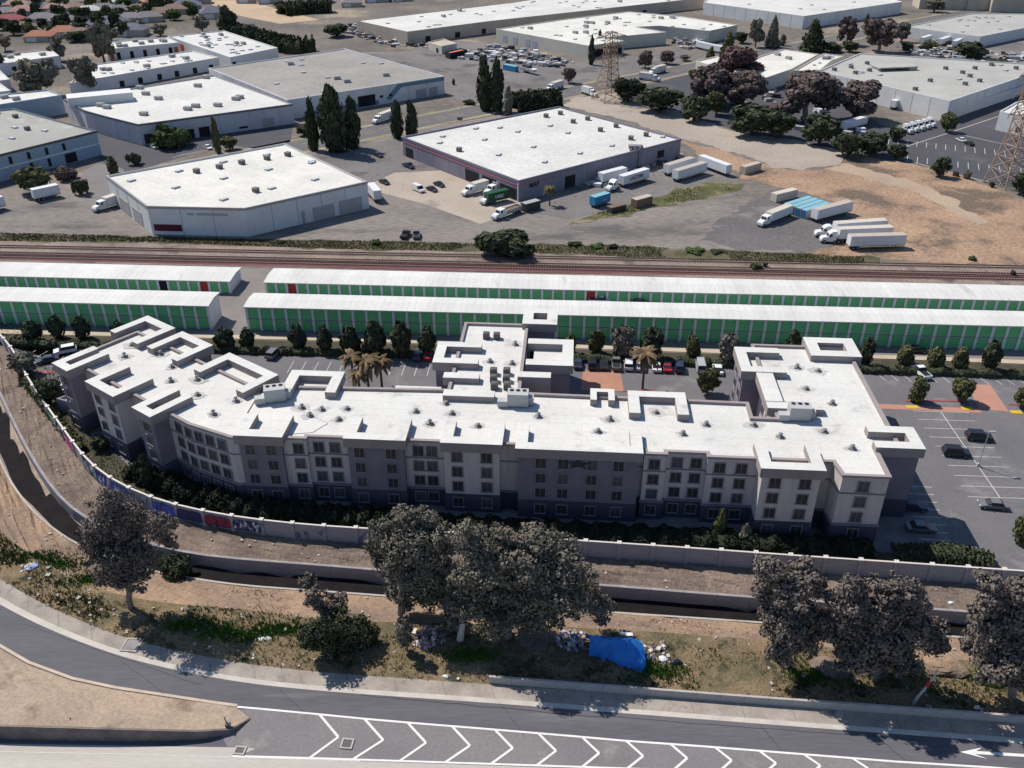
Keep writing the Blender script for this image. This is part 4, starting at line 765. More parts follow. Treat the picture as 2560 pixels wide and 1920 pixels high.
# ================================================================ vehicles
def pair(x0, y0, x1, y1): a, b = W(x0, y0), W(x1, y1); d = b-a; return (a+b)/2, math.atan2(d.y, d.x), d.length
TYRE = plain('tyre', (.02, .02, .022), .9); RIM = plain('wheel_rim', (.35, .35, .36), .4, metal=.6)
mb = MB(); mb.tube((0, -.12, 0), (0, .12, 0), .34, .34, 14); TYR = mb.mesh('tyre', TYRE); mb = MB(); mb.tube((0, -.135, 0), (0, .135, 0), .2, .2, 10); RIMM = mb.mesh('rim', RIM)
mb = MB(); mb.tube((0, -.28, 0), (0, .28, 0), .5, .5, 14); TTYR = mb.mesh('tyre', TYRE); mb = MB(); mb.tube((0, -.295, 0), (0, .295, 0), .27, .27, 10); TRIM = mb.mesh('rim', RIM)
LAMP = plain('headlight_glass', (.75, .75, .72), .2); TAIL = plain('tail_light', (.35, .02, .02), .3)
def wheel(t, x, y, big=False):
    w = link('wheel', TTYR if big else TYR, t, (x, y, .5 if big else .34)); link('rim', TRIM if big else RIMM, w)
def hull(prof, w, taper):                          # side profile (x,z) -> body with tapered greenhouse
    mb = MB(); n = len(prof); vs = []
    for s in (-1, 1):
        for x, z in prof: vs.append((x, s*w/2*taper(z), z))
    mb.add(vs, [(i, (i+1) % n, n+(i+1) % n, n+i) for i in range(n)]+[tuple(reversed(range(n))), tuple(range(n, 2*n))]); return mb
PROF = {'sedan': ([(-2.3, .35), (2.3, .35), (2.32, .68), (1.25, .88), (-1.75, .92), (-2.3, .85)], [(-1.7, .9), (1.2, .87), (.45, 1.38), (-1.0, 1.4)], [-1.0, .45, 1.4]),
        'suv': ([(-2.35, .4), (2.35, .4), (2.38, .85), (1.3, 1.05), (-2.3, 1.08), (-2.4, .9)], [(-2.25, 1.05), (1.25, 1.03), (.6, 1.7), (-1.95, 1.74)], [-1.95, .6, 1.74]),
        'van': ([(-2.7, .4), (2.7, .4), (2.72, .95), (2.0, 1.2), (-2.68, 1.2), (-2.72, .9)], [(-2.66, 1.18), (2.0, 1.18), (1.2, 2.1), (-2.6, 2.15)], [-2.6, 1.2, 2.15]),
        'pickup': ([(-2.8, .45), (2.75, .45), (2.78, .9), (1.6, 1.1), (-.3, 1.1), (-2.8, 1.1)], [(-.5, 1.08), (1.5, 1.08), (.8, 1.78), (-.25, 1.8)], [-.25, .8, 1.8])}
CARM = {}
def car_meshes(kind, cname, col):
    k = (kind, cname)
    if k in CARM: return CARM[k]
    paint = surf('paint_'+cname, col, tuple(x*.93 for x in col), .5, .3, .04, spec=.5)
    bp, gp, (r0, r1, rz) = PROF[kind]; w = 1.85 if kind == 'sedan' else 1.95
    body = hull(bp, w, lambda z: 1.0 if z < .95 else .97).mesh('body', paint)
    g = hull(gp, w*.94, lambda z: 1.0 if z < 1.25 else .84).mesh('glasshouse', GLASS)
    rf = MB(); rf.box(((r0+r1)/2, 0, rz+.015), (r1-r0+.06, w*.94*.84, .05)); 
    if kind == 'van': rf.box((-1.0, 0, 1.66), (3.3, w*.935, .86), 0, 0, .93)
    roof = rf.mesh('roof', paint); L = bp[1][0]
    lp = MB(); lp.box((L+.0, .62, .66), (.08, .36, .16)); hl = MB().box((L, 0, .66), (.1, .4, .17)).mesh('headlight', LAMP); tl = MB().box((-L, 0, .78), (.1, .34, .2)).mesh('tail_light', TAIL)
    mir = MB().box((0, 0, 0), (.15, .2, .13)).mesh('mirror', paint); bed = MB().box((-1.6, 0, 1.108), (2.0, 1.55, .02)).mesh('bed', DARK) if kind == 'pickup' else None
    CARM[k] = (body, g, roof, hl, tl, mir, bed, L); return CARM[k]
PAINT = {'white': (.75, .75, .74), 'black': (.02, .02, .025), 'silver': (.4, .41, .42), 'grey': (.16, .165, .17), 'navy': (.03, .04, .08), 'red': (.35, .02, .03), 'tan': (.38, .32, .24)}
def car(label, kind, cname, p, rz, group=None, z=.03):
    body, g, roof, hl, tl, mir, bed, L = car_meshes(kind, cname, PAINT[cname])
    t = thing('parked_car' if kind in ('sedan', 'suv') else 'parked_'+kind, label, {'sedan': 'car', 'suv': 'car', 'van': 'van', 'pickup': 'pickup truck'}[kind], (p.x, p.y, z), rz, group)
    link('body', body, t); gg = link('glasshouse', g, t); link('roof', roof, gg)
    for y in (-.66, .66): link('headlight', hl, t, (0, y, 0)); link('tail_light', tl, t, (0, y, 0))
    for y in (-1.02, 1.02): link('mirror', mir, t, (.75, y, 1.0))
    if bed: link('bed', bed, t)
    for x in (-L*.62, L*.64):
        for y in (-.82, .82): wheel(t, x, y)
    return t
# hotel car park rows: noses to the hedge
up = R(90-4)
row = [(1445, 914, 'sedan', 'navy'), (1480, 915, 'suv', 'black'), (1510, 916, 'sedan', 'black'), (1540, 915, 'pickup', 'grey'), (1571, 917, 'suv', 'white'), (1602, 919, 'sedan', 'silver'), (1640, 921, 'sedan', 'white'), (1667, 922, 'sedan', 'red'), (1697, 923, 'suv', 'navy')]
for i, (x, y, k, c) in enumerate(row): car('%s %s parked %s from the left in the row behind the hotel' % (c, {'sedan': 'sedan', 'suv': 'sport utility car', 'pickup': 'pickup'}[k], nth(i)), k, c, W(x, y), up+random.uniform(-.04, .04), 'cars parked behind the hotel')
G2 = 'cars parked around the hotel'
for lab, k, c, x, y, a in (('silver van parked beside the lone car park tree', 'van', 'silver', 1750, 922, up), ('white sedan parked alone right of the silver van', 'sedan', 'white', 1793, 928, up), ('white pickup parked by the hedge right of the hotel', 'pickup', 'white', 2300, 936, R(100)), ('white fronted sport utility car near the left end of the hedge', 'suv', 'white', 165, 882, R(205)), ('grey sport utility car parked behind the left wing of the hotel', 'suv', 'grey', 685, 890, R(75)), ('dark red sedan behind the brown palms', 'sedan', 'red', 1072, 893, up), ('navy sedan left of the dark red sedan behind the palms', 'sedan', 'navy', 1045, 894, up), ('black sport utility car, upper of two in the right car park', 'suv', 'black', 2445, 1098, R(-8)), ('black sport utility car, lower of two in the right car park', 'suv', 'black', 2388, 1137, R(-8)), ('dark sedan with silver hood in the right car park', 'sedan', 'grey', 2480, 1268, R(172)),
    ('dark car in the shade at the right end of the hotel, rear', 'sedan', 'navy', 2280, 1272, R(-6)), ('dark car in the shade at the right end of the hotel, front', 'sedan', 'grey', 2300, 1325, R(-6)), ('white car half hidden behind the round tree at the left end of the hotel', 'sedan', 'white', 168, 972, R(95)), ('white pickup in the alley between the storage rows', 'pickup', 'white', 1500, 757, R(-4)), ('dark sedan in the alley between the storage rows', 'sedan', 'grey', 1600, 760, R(-4)), ('dark car in front of the green doors at the right', 'sedan', 'black', 2290, 880, R(-4)), ('blue grey car at the left end of the hotel lot', 'sedan', 'navy', 120, 905, R(205))):
    car(lab, k, c, W(x, y), a, G2)
G3 = 'vehicles in the industrial yards'
for lab, k, c, x, y, a in (('white van in the pale concrete lot beside the slate warehouse', 'van', 'white', 1046, 478, R(-50)), ('black sedan, left of two beside the white van', 'sedan', 'black', 1080, 477, R(-50)), ('black sedan, right of two beside the white van', 'sedan', 'black', 1098, 465, R(-50)), ('dark car parked at the edge of the cracked lot', 'sedan', 'black', 961, 459, R(-50)), ('navy pickup beside the left wall of the slate warehouse', 'pickup', 'navy', 1022, 419, R(-50)), ('dark car in the shade of the cypress trees', 'sedan', 'black', 946, 391, R(-50)), ('white car beside the bush in front of the white warehouse', 'sedan', 'white', 386, 370, R(-50)), ('white car by the thin cypress left of the street', 'sedan', 'white', 520, 372, R(-50)), ('dark pickup beside the weeds, left of a pair', 'pickup', 'black', 1014, 592, R(80)), ('dark pickup beside the weeds, right of a pair', 'pickup', 'grey', 1041, 592, R(95)),
    ('dark green car behind the slate warehouse corner', 'sedan', 'grey', 1245, 285, R(30)), ('white car by the planter in the dark car park', 'sedan', 'white', 2402, 353, R(100)), ('black car next to the white one in the dark car park', 'sedan', 'black', 2422, 362, R(100)), ('silver car in the office court under the trees', 'sedan', 'silver', 1957, 320, R(60))):
    car(lab, k, c, W(x, y), a, G3)
i = 0
for x, y in ((2290, 132), (2312, 138), (2335, 142), (2352, 146), (2392, 150), (2410, 152), (2430, 155), (2455, 162), (2495, 165), (2512, 168), (2545, 150), (2530, 140), (2350, 128), (2310, 124), (2470, 150)):
    car('%s small far vehicle, %s in the crowded lot behind the grey plant' % (('white', 'silver', 'white', 'black', 'white')[i % 5], nth(i)), ('sedan', 'van', 'pickup')[i % 3], ('white', 'silver', 'white', 'black', 'white')[i % 5], W(x, y), R(100+(i*37) % 50), 'vehicles in the crowded lot', .06); i += 1
# trailers, containers, tractors
def trailer(label, x0, y0, x1, y1, col='white', L=None, text=None, wheels=True, top=None, group='trailers in the yards', hh=2.8, base=1.15, w=2.55):
    p, an, l = pair(x0, y0, x1, y1); L = L or l
    t = thing('semi_trailer', label, 'trailer', (p.x, p.y, .06), an, group); M1 = TRC[col]
    obj('box_body', MB().box((0, 0, base+hh/2), (L, w, hh)), M1, t, local=True); obj('roof', MB().box((0, 0, base+hh+.03), (L-.04, w-.04, .06)), TRC[top or col], t, local=True)
    mb = MB(); n = max(3, int(L/1.3))
    for k in range(n+1): mb.box((-L/2+.05+k*(L-.1)/n, 0, base+hh/2), (.09, w+.06, hh-.1))
    obj('ribs', mb, M1, t, local=True); obj('rail', MB().box((0, 0, base-.08), (L, w+.08, .18)), DKM, t, local=True)
    if wheels:
        for x in (-L/2+1.2, -L/2+2.5):
            for y in (-.95, .95): wheel(t, x, y, True)
        for y in (-.8, .8): obj('landing_leg', MB().box((L/2-2.4, y, base/2), (.16, .16, base)), DKM, t, local=True)
    if text:
        s, size, m, off = text; cu = bpy.data.curves.new('lettering', 'FONT'); cu.body = s; cu.size = size; cu.extrude = .01; cu.align_x = 'CENTER'; cu.offset = .03
        tmp = bpy.data.objects.new('x', cu); COL.objects.link(tmp); bpy.context.view_layer.update()
        me = bpy.data.meshes.new_from_object(tmp.evaluated_get(bpy.context.evaluated_depsgraph_get())); bpy.data.objects.remove(tmp); me.materials.clear(); me.materials.append(m)
        f = 1 if math.cos(an) > 0 else -1
        o = link('lettering', me, t, (off*f, -f*(w/2+.06), base+hh*.3)); o.rotation_euler = (R(90), 0, 0 if f > 0 else math.pi)
    return t
TRC = {k: surf('box_'+k, c, tuple(x*.88 for x in c), .5, .5, .06, 3) for k, c in {'white': (.7, .7, .72), 'cream': (.6, .54, .45), 'tan': (.5, .42, .35), 'blue': (.04, .25, .45), 'sky': (.22, .44, .52), 'green': (.02, .085, .045), 'brown': (.2, .13, .09), 'grey': (.38, .37, .38), 'dark': (.06, .055, .055)}.items()}
def container(label, x0, y0, x1, y1, col, top=None, base=.1, text=None, L=None, wheels=False): return trailer(label, x0, y0, x1, y1, col, L, text, wheels, top, 'containers in the yards', 2.6, base, 2.44)
def tractor(label, p, an, col='white', box=0, boxcol='white', group='trucks in the yards', dump=False):
    t = thing('truck', label, 'truck', (p.x, p.y, .06), an, group); P_ = surf('truck_'+col, PAINT[col], tuple(x*.92 for x in PAINT[col]), .5, .35, .05)
    mb = hull([(1.0, .6), (3.2, .6), (3.25, 1.25), (2.9, 1.75), (1.55, 1.95), (1.0, 1.95)], 2.1, lambda z: 1 if z < 1.5 else .86); obj('hood', mb, P_, t, local=True)
    mb = hull([(-.9, .6), (1.5, .6), (1.55, 1.95), (1.15, 2.9), (.3, 3.5 if box == 0 else 3.0), (-.9, 3.55 if box == 0 else 3.0)], 2.35, lambda z: 1 if z < 2.6 else .9); obj('cab', mb, P_, t, local=True)
    obj('windscreen', MB().add([(1.6, -.95, 2.0), (1.6, .95, 2.0), (1.24, .85, 2.75), (1.24, -.85, 2.75)], [(0, 1, 2, 3)]), GLASS, t, local=True)
    for s in (-1, 1): obj('side_window', MB().box((.75, s*1.16, 2.35), (.75, .06, .65)), GLASS, t, local=True); obj('headlight', MB().box((3.24, s*.8, 1.0), (.08, .3, .25)), LAMP, t, local=True)
    tail = -2.6 if box == 0 else -1.2-box; obj('chassis', MB().box(((3+tail)/2, 0, .7), (3-tail, .9, .25)), DKM, t, local=True)
    obj('bumper', MB().box((3.3, 0, .65), (.2, 2.2, .35)), GREYM, t, local=True)
    for y in (-.95, .95):
        wheel(t, 2.35, y, True); wheel(t, tail+.9, y, True)
        if box == 0 or dump: wheel(t, tail+2.1, y, True)
    if box:
        if dump: mb = MB(); mb.box((-1.2-box/2, 0, 1.2), (box, 2.4, .2)); mb.box((-1.2-box/2, 1.15, 1.75), (box, .12, .95)); mb.box((-1.2-box/2, -1.15, 1.75), (box, .12, .95)); mb.box((-1.2-box, 0, 1.75), (.12, 2.2, .95)); obj('dump_bed', mb, TRC['grey'], t, local=True); obj('load', MB().box((-1.2-box/2, 0, 1.6), (box-.3, 2.1, .7), 0, 0, .8), TRC['brown'], t, local=True)
        else: obj('box_body', MB().box((-1.1-box/2, 0, 2.25), (box, 2.5, 2.5)), TRC[boxcol], t, local=True); obj('roof', MB().box((-1.1-box/2, 0, 3.53), (box-.04, 2.46, .06)), TRC['cream'], t, local=True)
    return t
def rig(label, x0, y0, x1, y1, **k):               # rear -> front of a straight truck
    p, an, l = pair(x0, y0, x1, y1); d = Vector((math.cos(an), math.sin(an))); return tractor(label, W(x1, y1)-d*3.2, an, **k)
BLK = INK
rig('white box truck backed to the left wall of the cream roofed warehouse', 296, 512, 236, 532, box=7.5)
trailer('white trailer standing in the yard left of the cream roofed warehouse', 86, 504, 150, 490); trailer('white trailer cut by the left edge of the yard', -40, 536, 12, 520); trailer('white trailer at the right end of the cream roofed warehouse', 926, 484, 948, 510, L=9)
trailer('short white trailer behind the lettered trailer', 1500, 462, 1560, 446); trailer('white trailer with large dark lettering beside the slate warehouse', 1548, 470, 1618, 448, text=('UAZORK', 1.7, BLK, 0), L=13); rig('white tractor coupled to the lettered trailer', 1560, 465, 1518, 481)
trailer('white trailer with patchy roof, rear of two by the dirt lot', 1655, 443, 1736, 418, top='tan', L=14); trailer('white trailer with tan roof, front of two by the dirt lot', 1676, 458, 1768, 430, top='tan', L=15.5); trailer('white trailer turned across the end of the yard', 1748, 414, 1822, 442, L=14.5)
container('short tan container standing alone on the pale lane', 1855, 436, 1895, 424, 'tan'); container('cream container with stained roof beside the blue containers', 1932, 505, 1985, 492, 'cream', 'cream')
rig('white semi tractor with tan roofed box left of the blue containers', 1968, 540, 1898, 568, box=11)
a0, a1, a2 = W(1959, 508, 2.7), W(2019, 489, 2.7), W(2017, 528, 2.7); dl = (a1-a0); dw = (a2-a0)/4
for k in range(4):
    c0 = a0+dw*(k+.5); c1 = c0+dl; q = (c0+c1)/2; an = math.atan2(dl.y, dl.x)
    t = thing('shipping_container', 'sky blue topped container, %s from the left of four side by side' % nth(k), 'container', (q.x, q.y, .06), an, 'sky blue containers'); L = dl.length; w = dw.length-.3
    obj('box_body', MB().box((0, 0, 1.35), (L, w, 2.6)), TRC['grey'], t, local=True); obj('roof', MB().box((0, 0, 2.68), (L, w, .06)), TRC['sky'], t, local=True)
    for s in range(4): obj('door_bar', MB().box((-L/2-.03, -w*.36+s*w*.24, 1.35), (.08, .1, 2.4)), TRC['dark'], t, local=True)
    obj('door', MB().box((-L/2-.02, 0, 1.35), (.05, w-.3, 2.3)), TRC['blue'], t, local=True)
trailer('long white trailer with tan roof and dark mural, right of the blue containers', 2030, 556, 2122, 532, top='tan', L=15.5)
trailer('white trailer, farthest of three at the corner of the truck lot', 2075, 590, 2215, 580, top='cream', L=16); trailer('white trailer, middle of three at the corner of the truck lot', 2085, 604, 2228, 598, top='cream', L=16); trailer('white trailer with tan roof, nearest of three at the corner of the truck lot', 2115, 622, 2258, 618, top='tan', L=16)
for lab, x, y in (('white tractor in front of the farthest corner trailer', 2064, 592), ('white tractor in front of the middle corner trailer', 2078, 606)): tractor(lab, W(x, y), R(178))
container('teal blue container on a chassis in front of the slate warehouse', 1480, 520, 1518, 508, 'blue', 'sky', 1.0, ('ABF', .7, WHT, 1), wheels=True, L=7)
container('dark green container with white lettering on a chassis by the dock doors', 1215, 512, 1268, 500, 'green', None, 1.1, ('UASC', 1.3, WHT, .3), wheels=True, L=8)
rig('white tractor coupled to the dark green container', 1228, 505, 1206, 514); rig('pink and white box truck at the dock doors', 1205, 478, 1158, 492, box=6); rig('grey box truck at the middle dock door', 1252, 478, 1214, 490, box=6, boxcol='grey')
rig('white dump truck loaded with scrap below the green container', 1290, 532, 1234, 552, box=7, dump=True)
container('flat dark dumpster in the shade by the corner of the slate warehouse', 1308, 530, 1345, 520, 'dark', 'grey', .1); container('brown open scrap bin on the weedy edge', 1582, 520, 1625, 508, 'brown', 'tan', .1, L=7); container('low dark scrap bin near the teal container', 1520, 532, 1560, 522, 'dark', 'brown', -.9, L=6)
for lab, x0, y0, x1, y1, b in (('white box truck parked on the street below the round tree', 1412, 216, 1368, 230, 8), ('white box truck in the street below the wrinkled pale trees', 1452, 232, 1492, 244, 6), ('white box truck in the street behind the dark round trees', 1612, 200, 1650, 205, 7), ('blue shaded box truck parked on the far side of the street', 1672, 176, 1625, 188, 8), ('white box truck parked by the grey warehouse below the street trees', 978, 296, 935, 312, 9)):
    rig(lab, x0, y0, x1, y1, box=b)
trailer('white trailer parked between the cream warehouse wings', 1745, 122, 1802, 134, L=20); trailer('white trailer at the loading dock of the grey plant', 2225, 276, 2275, 262, L=14); trailer('white tanker like trailer leaning under the brown trees', 2105, 330, 2160, 315, L=15)
for i, (x, y) in enumerate(((2262, 332), (2277, 328), (2292, 324), (2307, 320), (2320, 316))): tractor('white truck cab, %s from the left in the row behind the plant fence' % nth(i), W(x, y), R(-62), group='truck cabs behind the fence')
for i, (x0, y0, x1, y1) in enumerate(((2300, 112, 2325, 104), (2340, 118, 2375, 106), (2380, 122, 2400, 112))): trailer('white far trailer, %s from the left near the upper right warehouse' % nth(i), x0, y0, x1, y1, L=13, wheels=False)
container('bright blue small container in the boat yard', 1262, 174, 1292, 180, 'blue', 'sky', L=9)
p, an, l = pair(1300, 178, 1342, 188); bt = thing('boat', 'grey motor boat on a trailer in the boat yard', 'boat', (p.x, p.y, .1), an)
obj('hull', hull([(-5, 1.0), (4.5, 1.0), (6, 2.6), (-5, 2.5)], 3, lambda z: .55 if z < 1.5 else 1), TRC['white'], bt, local=True); obj('cabin', MB().box((-1, 0, 3.2), (6, 2.4, 1.4), 0, 0, .8), TRC['dark'], bt, local=True)
for x in (-2, -.8):
    for y in (-1, 1): wheel(bt, x, y, True)
# parking stall lines
mb = MB(); LINEP = surf('stall_paint', (.6, .58, .56), (.45, .44, .43), .8, .8, .12)
for k in range(13): a = W(735+k*31, 903+k*.8); stripe([a, a+Vector((-.35, -5))], .14, .05, mb)
for k in range(14): a = W(1430+k*31, 895+k*1); stripe([a, a+Vector((-.1, -5.2))], .14, .05, mb)
for k in range(12): a = W(2178+k*31.5, 922+k*1); stripe([a, a+Vector((1.2, -5.2))], .14, .05, mb)
for k in range(7): a = W(90+k*30, 876+k*1.2); stripe([a, a+Vector((-1.6, -4.6))], .14, .05, mb)
a, b = W(2352, 1030), W(2500, 1245); stripe([a, b], .16, .05, mb); d = (b-a)
for k in range(10):
    q = a+d*(k/9); stripe([q+Vector((-5.4, .3)), q+Vector((5.4, -.3))], .14, .056, mb)
for k in range(8): q = W(2255+k*6, 1215+k*19); stripe([q, q+Vector((5, -.4))], .14, .05, mb)
for r_ in range(2):
    for k in range(16):
        q = W(2300, 430)+Vector((k*3.1+r_*2, 12+r_*24-k*1.4)); stripe([q, q+Vector((3.2, 7.5))], .2, .075, mb)
for k in range(9): q = W(430+k*16, 395-k*3.3); stripe([q, q+Vector((3, 5))], .18, .065, mb)
struct('stall_lines', mb, LINEP)
mb = MB(); stripe([W(x, y) for x, y in pts('2140,384 2260,400 2400,438 2560,478 2700,520')], .6, .09, mb); stripe([W(x, y) for x, y in pts('2250,372 2380,330 2500,290 2560,268')], .5, .09, mb); stripe([W(x, y) for x, y in pts('2370,330 2460,350 2560,372')], .5, .09, mb); struct('car_park_kerbs', mb, CONC)
mb = MB(); mb.poly([W(x, y) for x, y in pts('2420,962 2475,962 2522,1030 2445,1022')], .05); struct('red_paving', mb, surf('salmon_pavers', (.45, .23, .17), (.38, .2, .15), .3, .9, .1, 5))
mb = MB(); mb.poly([W(x, y) for x, y in pts('2195,1010 2445,1022 2455,1033 2200,1022')], .055); struct('salmon_walk', mb, MATS['salmon_pavers'])
mb = MB(); stripe([W(x, y) for x, y in pts('2262,1004 2330,1002 2420,1005')], .35, .1, mb); stripe([W(2520, 1012), W(2570, 1013)], .35, .1, mb); stripe([W(90, 930), W(155, 930)], .9, .08, mb); stripe([W(1555, 979), W(1640, 974)], .3, .08, mb); struct('red_kerb', mb, plain('red_kerb_paint', (.38, .06, .06)))
for lab, x, y in (('yellow kerb ramp pad left of the salmon paving', 2280, 1018), ('yellow kerb ramp pad between the islands', 2418, 1022), ('yellow kerb ramp pad at the right edge', 2540, 1031)):
    p = W(x, y); o = obj('ramp_pad', MB().box((p.x, p.y, .085), (2.2, 1.2, .06), R(-4)), plain('yellow_pad', (.62, .42, .04)), kind='structure')
# light pole
p = W(2445, 1166); t = thing('light_pole', 'slim grey light pole on the painted line of the right car park', 'street lamp', (p.x, p.y, .02)); obj('pole', MB().tube((0, 0, 0), (0, 0, 7.5), .1, .07, 8), GREYM, t, local=True); obj('base', MB().tube((0, 0, 0), (0, 0, .7), .3, .28, 10), CONC, t, local=True); obj('lamp_head', MB().box((.5, 0, 7.5), (1.2, .35, .15)), GREYM, t, local=True)
# ================================================================ vegetation
def leafmat(name, c1, c2, sc=1.2, leaf=.32): return surf(name, c1, c2, sc, 1, .25, sc*5, leaf=leaf, spec=.06)
LEAF = {'dark': leafmat('dark_leaves', (.068, .078, .044), (.042, .05, .033)), 'olive': leafmat('olive_leaves', (.12, .12, .055), (.075, .08, .04)), 'euc': leafmat('eucalyptus_leaves', (.195, .165, .143), (.12, .104, .095), .3, .2),
        'deep': leafmat('shadow_darkened_leaves', (.036, .042, .026), (.022, .027, .019)), 'grey': leafmat('grey_green_leaves', (.2, .182, .143), (.125, .115, .093), .3, .2), 'redbrown': leafmat('red_brown_leaves', (.17, .128, .118), (.09, .072, .07), .25), 'brown': leafmat('dry_brown_leaves', (.22, .16, .1), (.15, .11, .07)), 'green': leafmat('mid_green_leaves', (.085, .115, .042), (.055, .078, .032)), 'maroon': leafmat('maroon_leaves', (.15, .088, .09), (.085, .055, .06), .25)}
BARK = surf('bark', (.13, .1, .085), (.08, .063, .055), 2, .95, .25); BARKP = surf('pale_bark_streaks', (.3, .25, .22), (.16, .125, .11), 1.4, .95, .25)
def sphere_core(lobes, k, rs):
    V, F = [], []
    for (cx, cy, cz, rx, ry, rz) in lobes:
        nu, nv = 10, 7; o = len(V); ph_ = rs.uniform(0, 6, 4)
        for j in range(nv):
            th = -math.pi/2+math.pi*j/(nv-1)
            for i in range(nu):
                a = 2*math.pi*i/nu; q = k*(1+.13*math.sin(3*a+ph_[0]+th*2)+.1*math.sin(5*a+ph_[1])*math.cos(th))
                V.append((cx+rx*q*math.cos(a)*math.cos(th), cy+ry*q*math.sin(a)*math.cos(th), cz+rz*q*math.sin(th)))
        F += [(o+j*nu+i, o+j*nu+(i+1) % nu, o+(j+1)*nu+(i+1) % nu, o+(j+1)*nu+i) for j in range(nv-1) for i in range(nu)]
    return V, F
def crown_mesh(lobes, n, size, seed, mat, core=.8, name='crown', inner=.72, sub=0):
    rs = np.random.RandomState(seed); main = lobes
    if sub:
        ex = []
        for l in lobes:
            for _ in range(sub):
                d = rs.normal(size=3); d /= np.linalg.norm(d); k = .16+.3*rs.rand(); g = .75+.55*rs.rand(); ex.append((l[0]+d[0]*l[3]*g, l[1]+d[1]*l[4]*g, l[2]+d[2]*l[5]*g, l[3]*k*(.7+.6*rs.rand()), l[4]*k, l[5]*k))
        lobes = list(lobes)+ex
    L = np.array(lobes, float); w = (L[:, 3]*L[:, 4]*L[:, 5])**(2/3); idx = rs.choice(len(L), n, p=w/w.sum()); l = L[idx]
    d = rs.normal(size=(n, 3)); d /= np.linalg.norm(d, axis=1)[:, None]; r = inner+(1.14-inner)*rs.rand(n)**.75
    # clumps: pull leaves towards random tuft directions
    c = l[:, :3]+d*l[:, 3:]*r[:, None]
    nrm = d/l[:, 3:]; nrm /= np.linalg.norm(nrm, axis=1)[:, None]; nrm = nrm+rs.normal(scale=.4, size=(n, 3)); nrm /= np.linalg.norm(nrm, axis=1)[:, None]
    t = np.cross(nrm, rs.normal(size=(n, 3))); t /= np.linalg.norm(t, axis=1)[:, None]+1e-9; b = np.cross(nrm, t); s = (size*(.55+.9*rs.rand(n)))[:, None]
    a_ = .5+.5*rs.rand(n)[:, None]
    V = np.stack([c-t*s-b*s*a_*.4, c+t*s*.2-b*s*a_, c+t*s+b*s*a_*.3, c-t*s*.1+b*s*a_], 1).reshape(-1, 3)
    cv, cf = sphere_core(main, core, rs) if core else ([], [])
    V = V.tolist()+cv; F = [(4*i, 4*i+1, 4*i+2, 4*i+3) for i in range(n)]+[tuple(q+4*n for q in f) for f in cf]
    me = bpy.data.meshes.new(name); me.from_pydata(V, [], F); me.materials.append(mat); me.update(); return me
def lobes_for(kind, seed):
    r_ = random.Random(seed); L = []
    if kind == 'round':
        L = [(0, 0, .54, .36, .36, .38)]
        for k in range(13): a = k*2.4+r_.random(); h = r_.uniform(.25, .86); q = .33*math.sqrt(max(.05, 1-((h-.54)/.42)**2)); L.append((q*math.cos(a), q*math.sin(a), h, r_.uniform(.12, .2), r_.uniform(.12, .2), r_.uniform(.1, .16)))
    elif kind == 'shrub':
        L = [(0, 0, .42, .38, .38, .4), (0, 0, .7, .28, .28, .28)]
        for k in range(7): a = k*2.4+r_.random(); h = r_.uniform(.2, .85); q = .34*(1-.6*abs(h-.4)); L.append((q*math.cos(a), q*math.sin(a), h, .17, .17, .14))
    elif kind == 'cypress':
        for k in range(10): h = .08+k*.088; q = .46*(math.sin(math.pi*min(1, (h*.85+.14)))**.6)*(1-.3*h); L.append((r_.uniform(-.08, .08), r_.uniform(-.08, .08), h, q*.85, q*.85, .13)); a = r_.uniform(0, 6.3); L.append((q*.6*math.cos(a), q*.6*math.sin(a), h+.03, q*.45, q*.45, .1))
        L.append((.03, 0, .92, .12, .12, .09))
    elif kind == 'cone':
        for k in range(9): h = .08+k*.1; q = .48*(1-h)**.8+.04; L.append((r_.uniform(-.04, .04), r_.uniform(-.04, .04), h, q, q, .12))
    elif kind == 'euc':
        for k in range(17):
            a = k*2.4+r_.random(); h = r_.uniform(.28, .9); q = r_.uniform(.1, .34)*(1.15-.6*abs(h-.6)); L.append((q*math.cos(a), q*math.sin(a), h, r_.uniform(.13, .24), r_.uniform(.13, .24), r_.uniform(.11, .18)))
    elif kind == 'spread':
        for k in range(11): a = k*2.4+r_.random(); q = r_.uniform(.05, .34); L.append((q*math.cos(a), q*math.sin(a), r_.uniform(.35, .72), r_.uniform(.14, .22), r_.uniform(.14, .22), r_.uniform(.18, .28)))
    elif kind == 'bush':
        for k in range(9): a = k*2.4+r_.random(); q = r_.uniform(0, .34); L.append((q*math.cos(a), q*math.sin(a), r_.uniform(.3, .6), r_.uniform(.14, .2), r_.uniform(.14, .2), r_.uniform(.25, .38)))
    return L
def trunk_mesh(kind, seed, m):
    r_ = random.Random(seed); mb = MB(); top = {'round': .5, 'shrub': .3, 'cypress': .3, 'cone': .3, 'euc': .55, 'spread': .4, 'bush': .25}[kind]; r0 = .05 if kind in ('round', 'euc') else .06
    last = Vector((0, 0, -.02)); k = 4
    for i in range(1, k+1): nx = Vector((r_.uniform(-.02, .02), r_.uniform(-.02, .02), top*i/k)); mb.tube(last, nx, r0*(1-.45*(i-1)/k), r0*(1-.45*i/k), 8, 0, False); last = nx
    if kind in ('round', 'euc', 'spread'):
        for q in range(6):
            a = q*1.05+r_.random()*.5; b = Vector((0, 0, top*r_.uniform(.5, .95))); e = b+Vector((math.cos(a)*.24, math.sin(a)*.24, r_.uniform(.16, .34))); mb.tube(b, e, r0*.5, r0*.15, 6, 0, False)
    return mb.mesh('trunk', m)
PROTO = {}
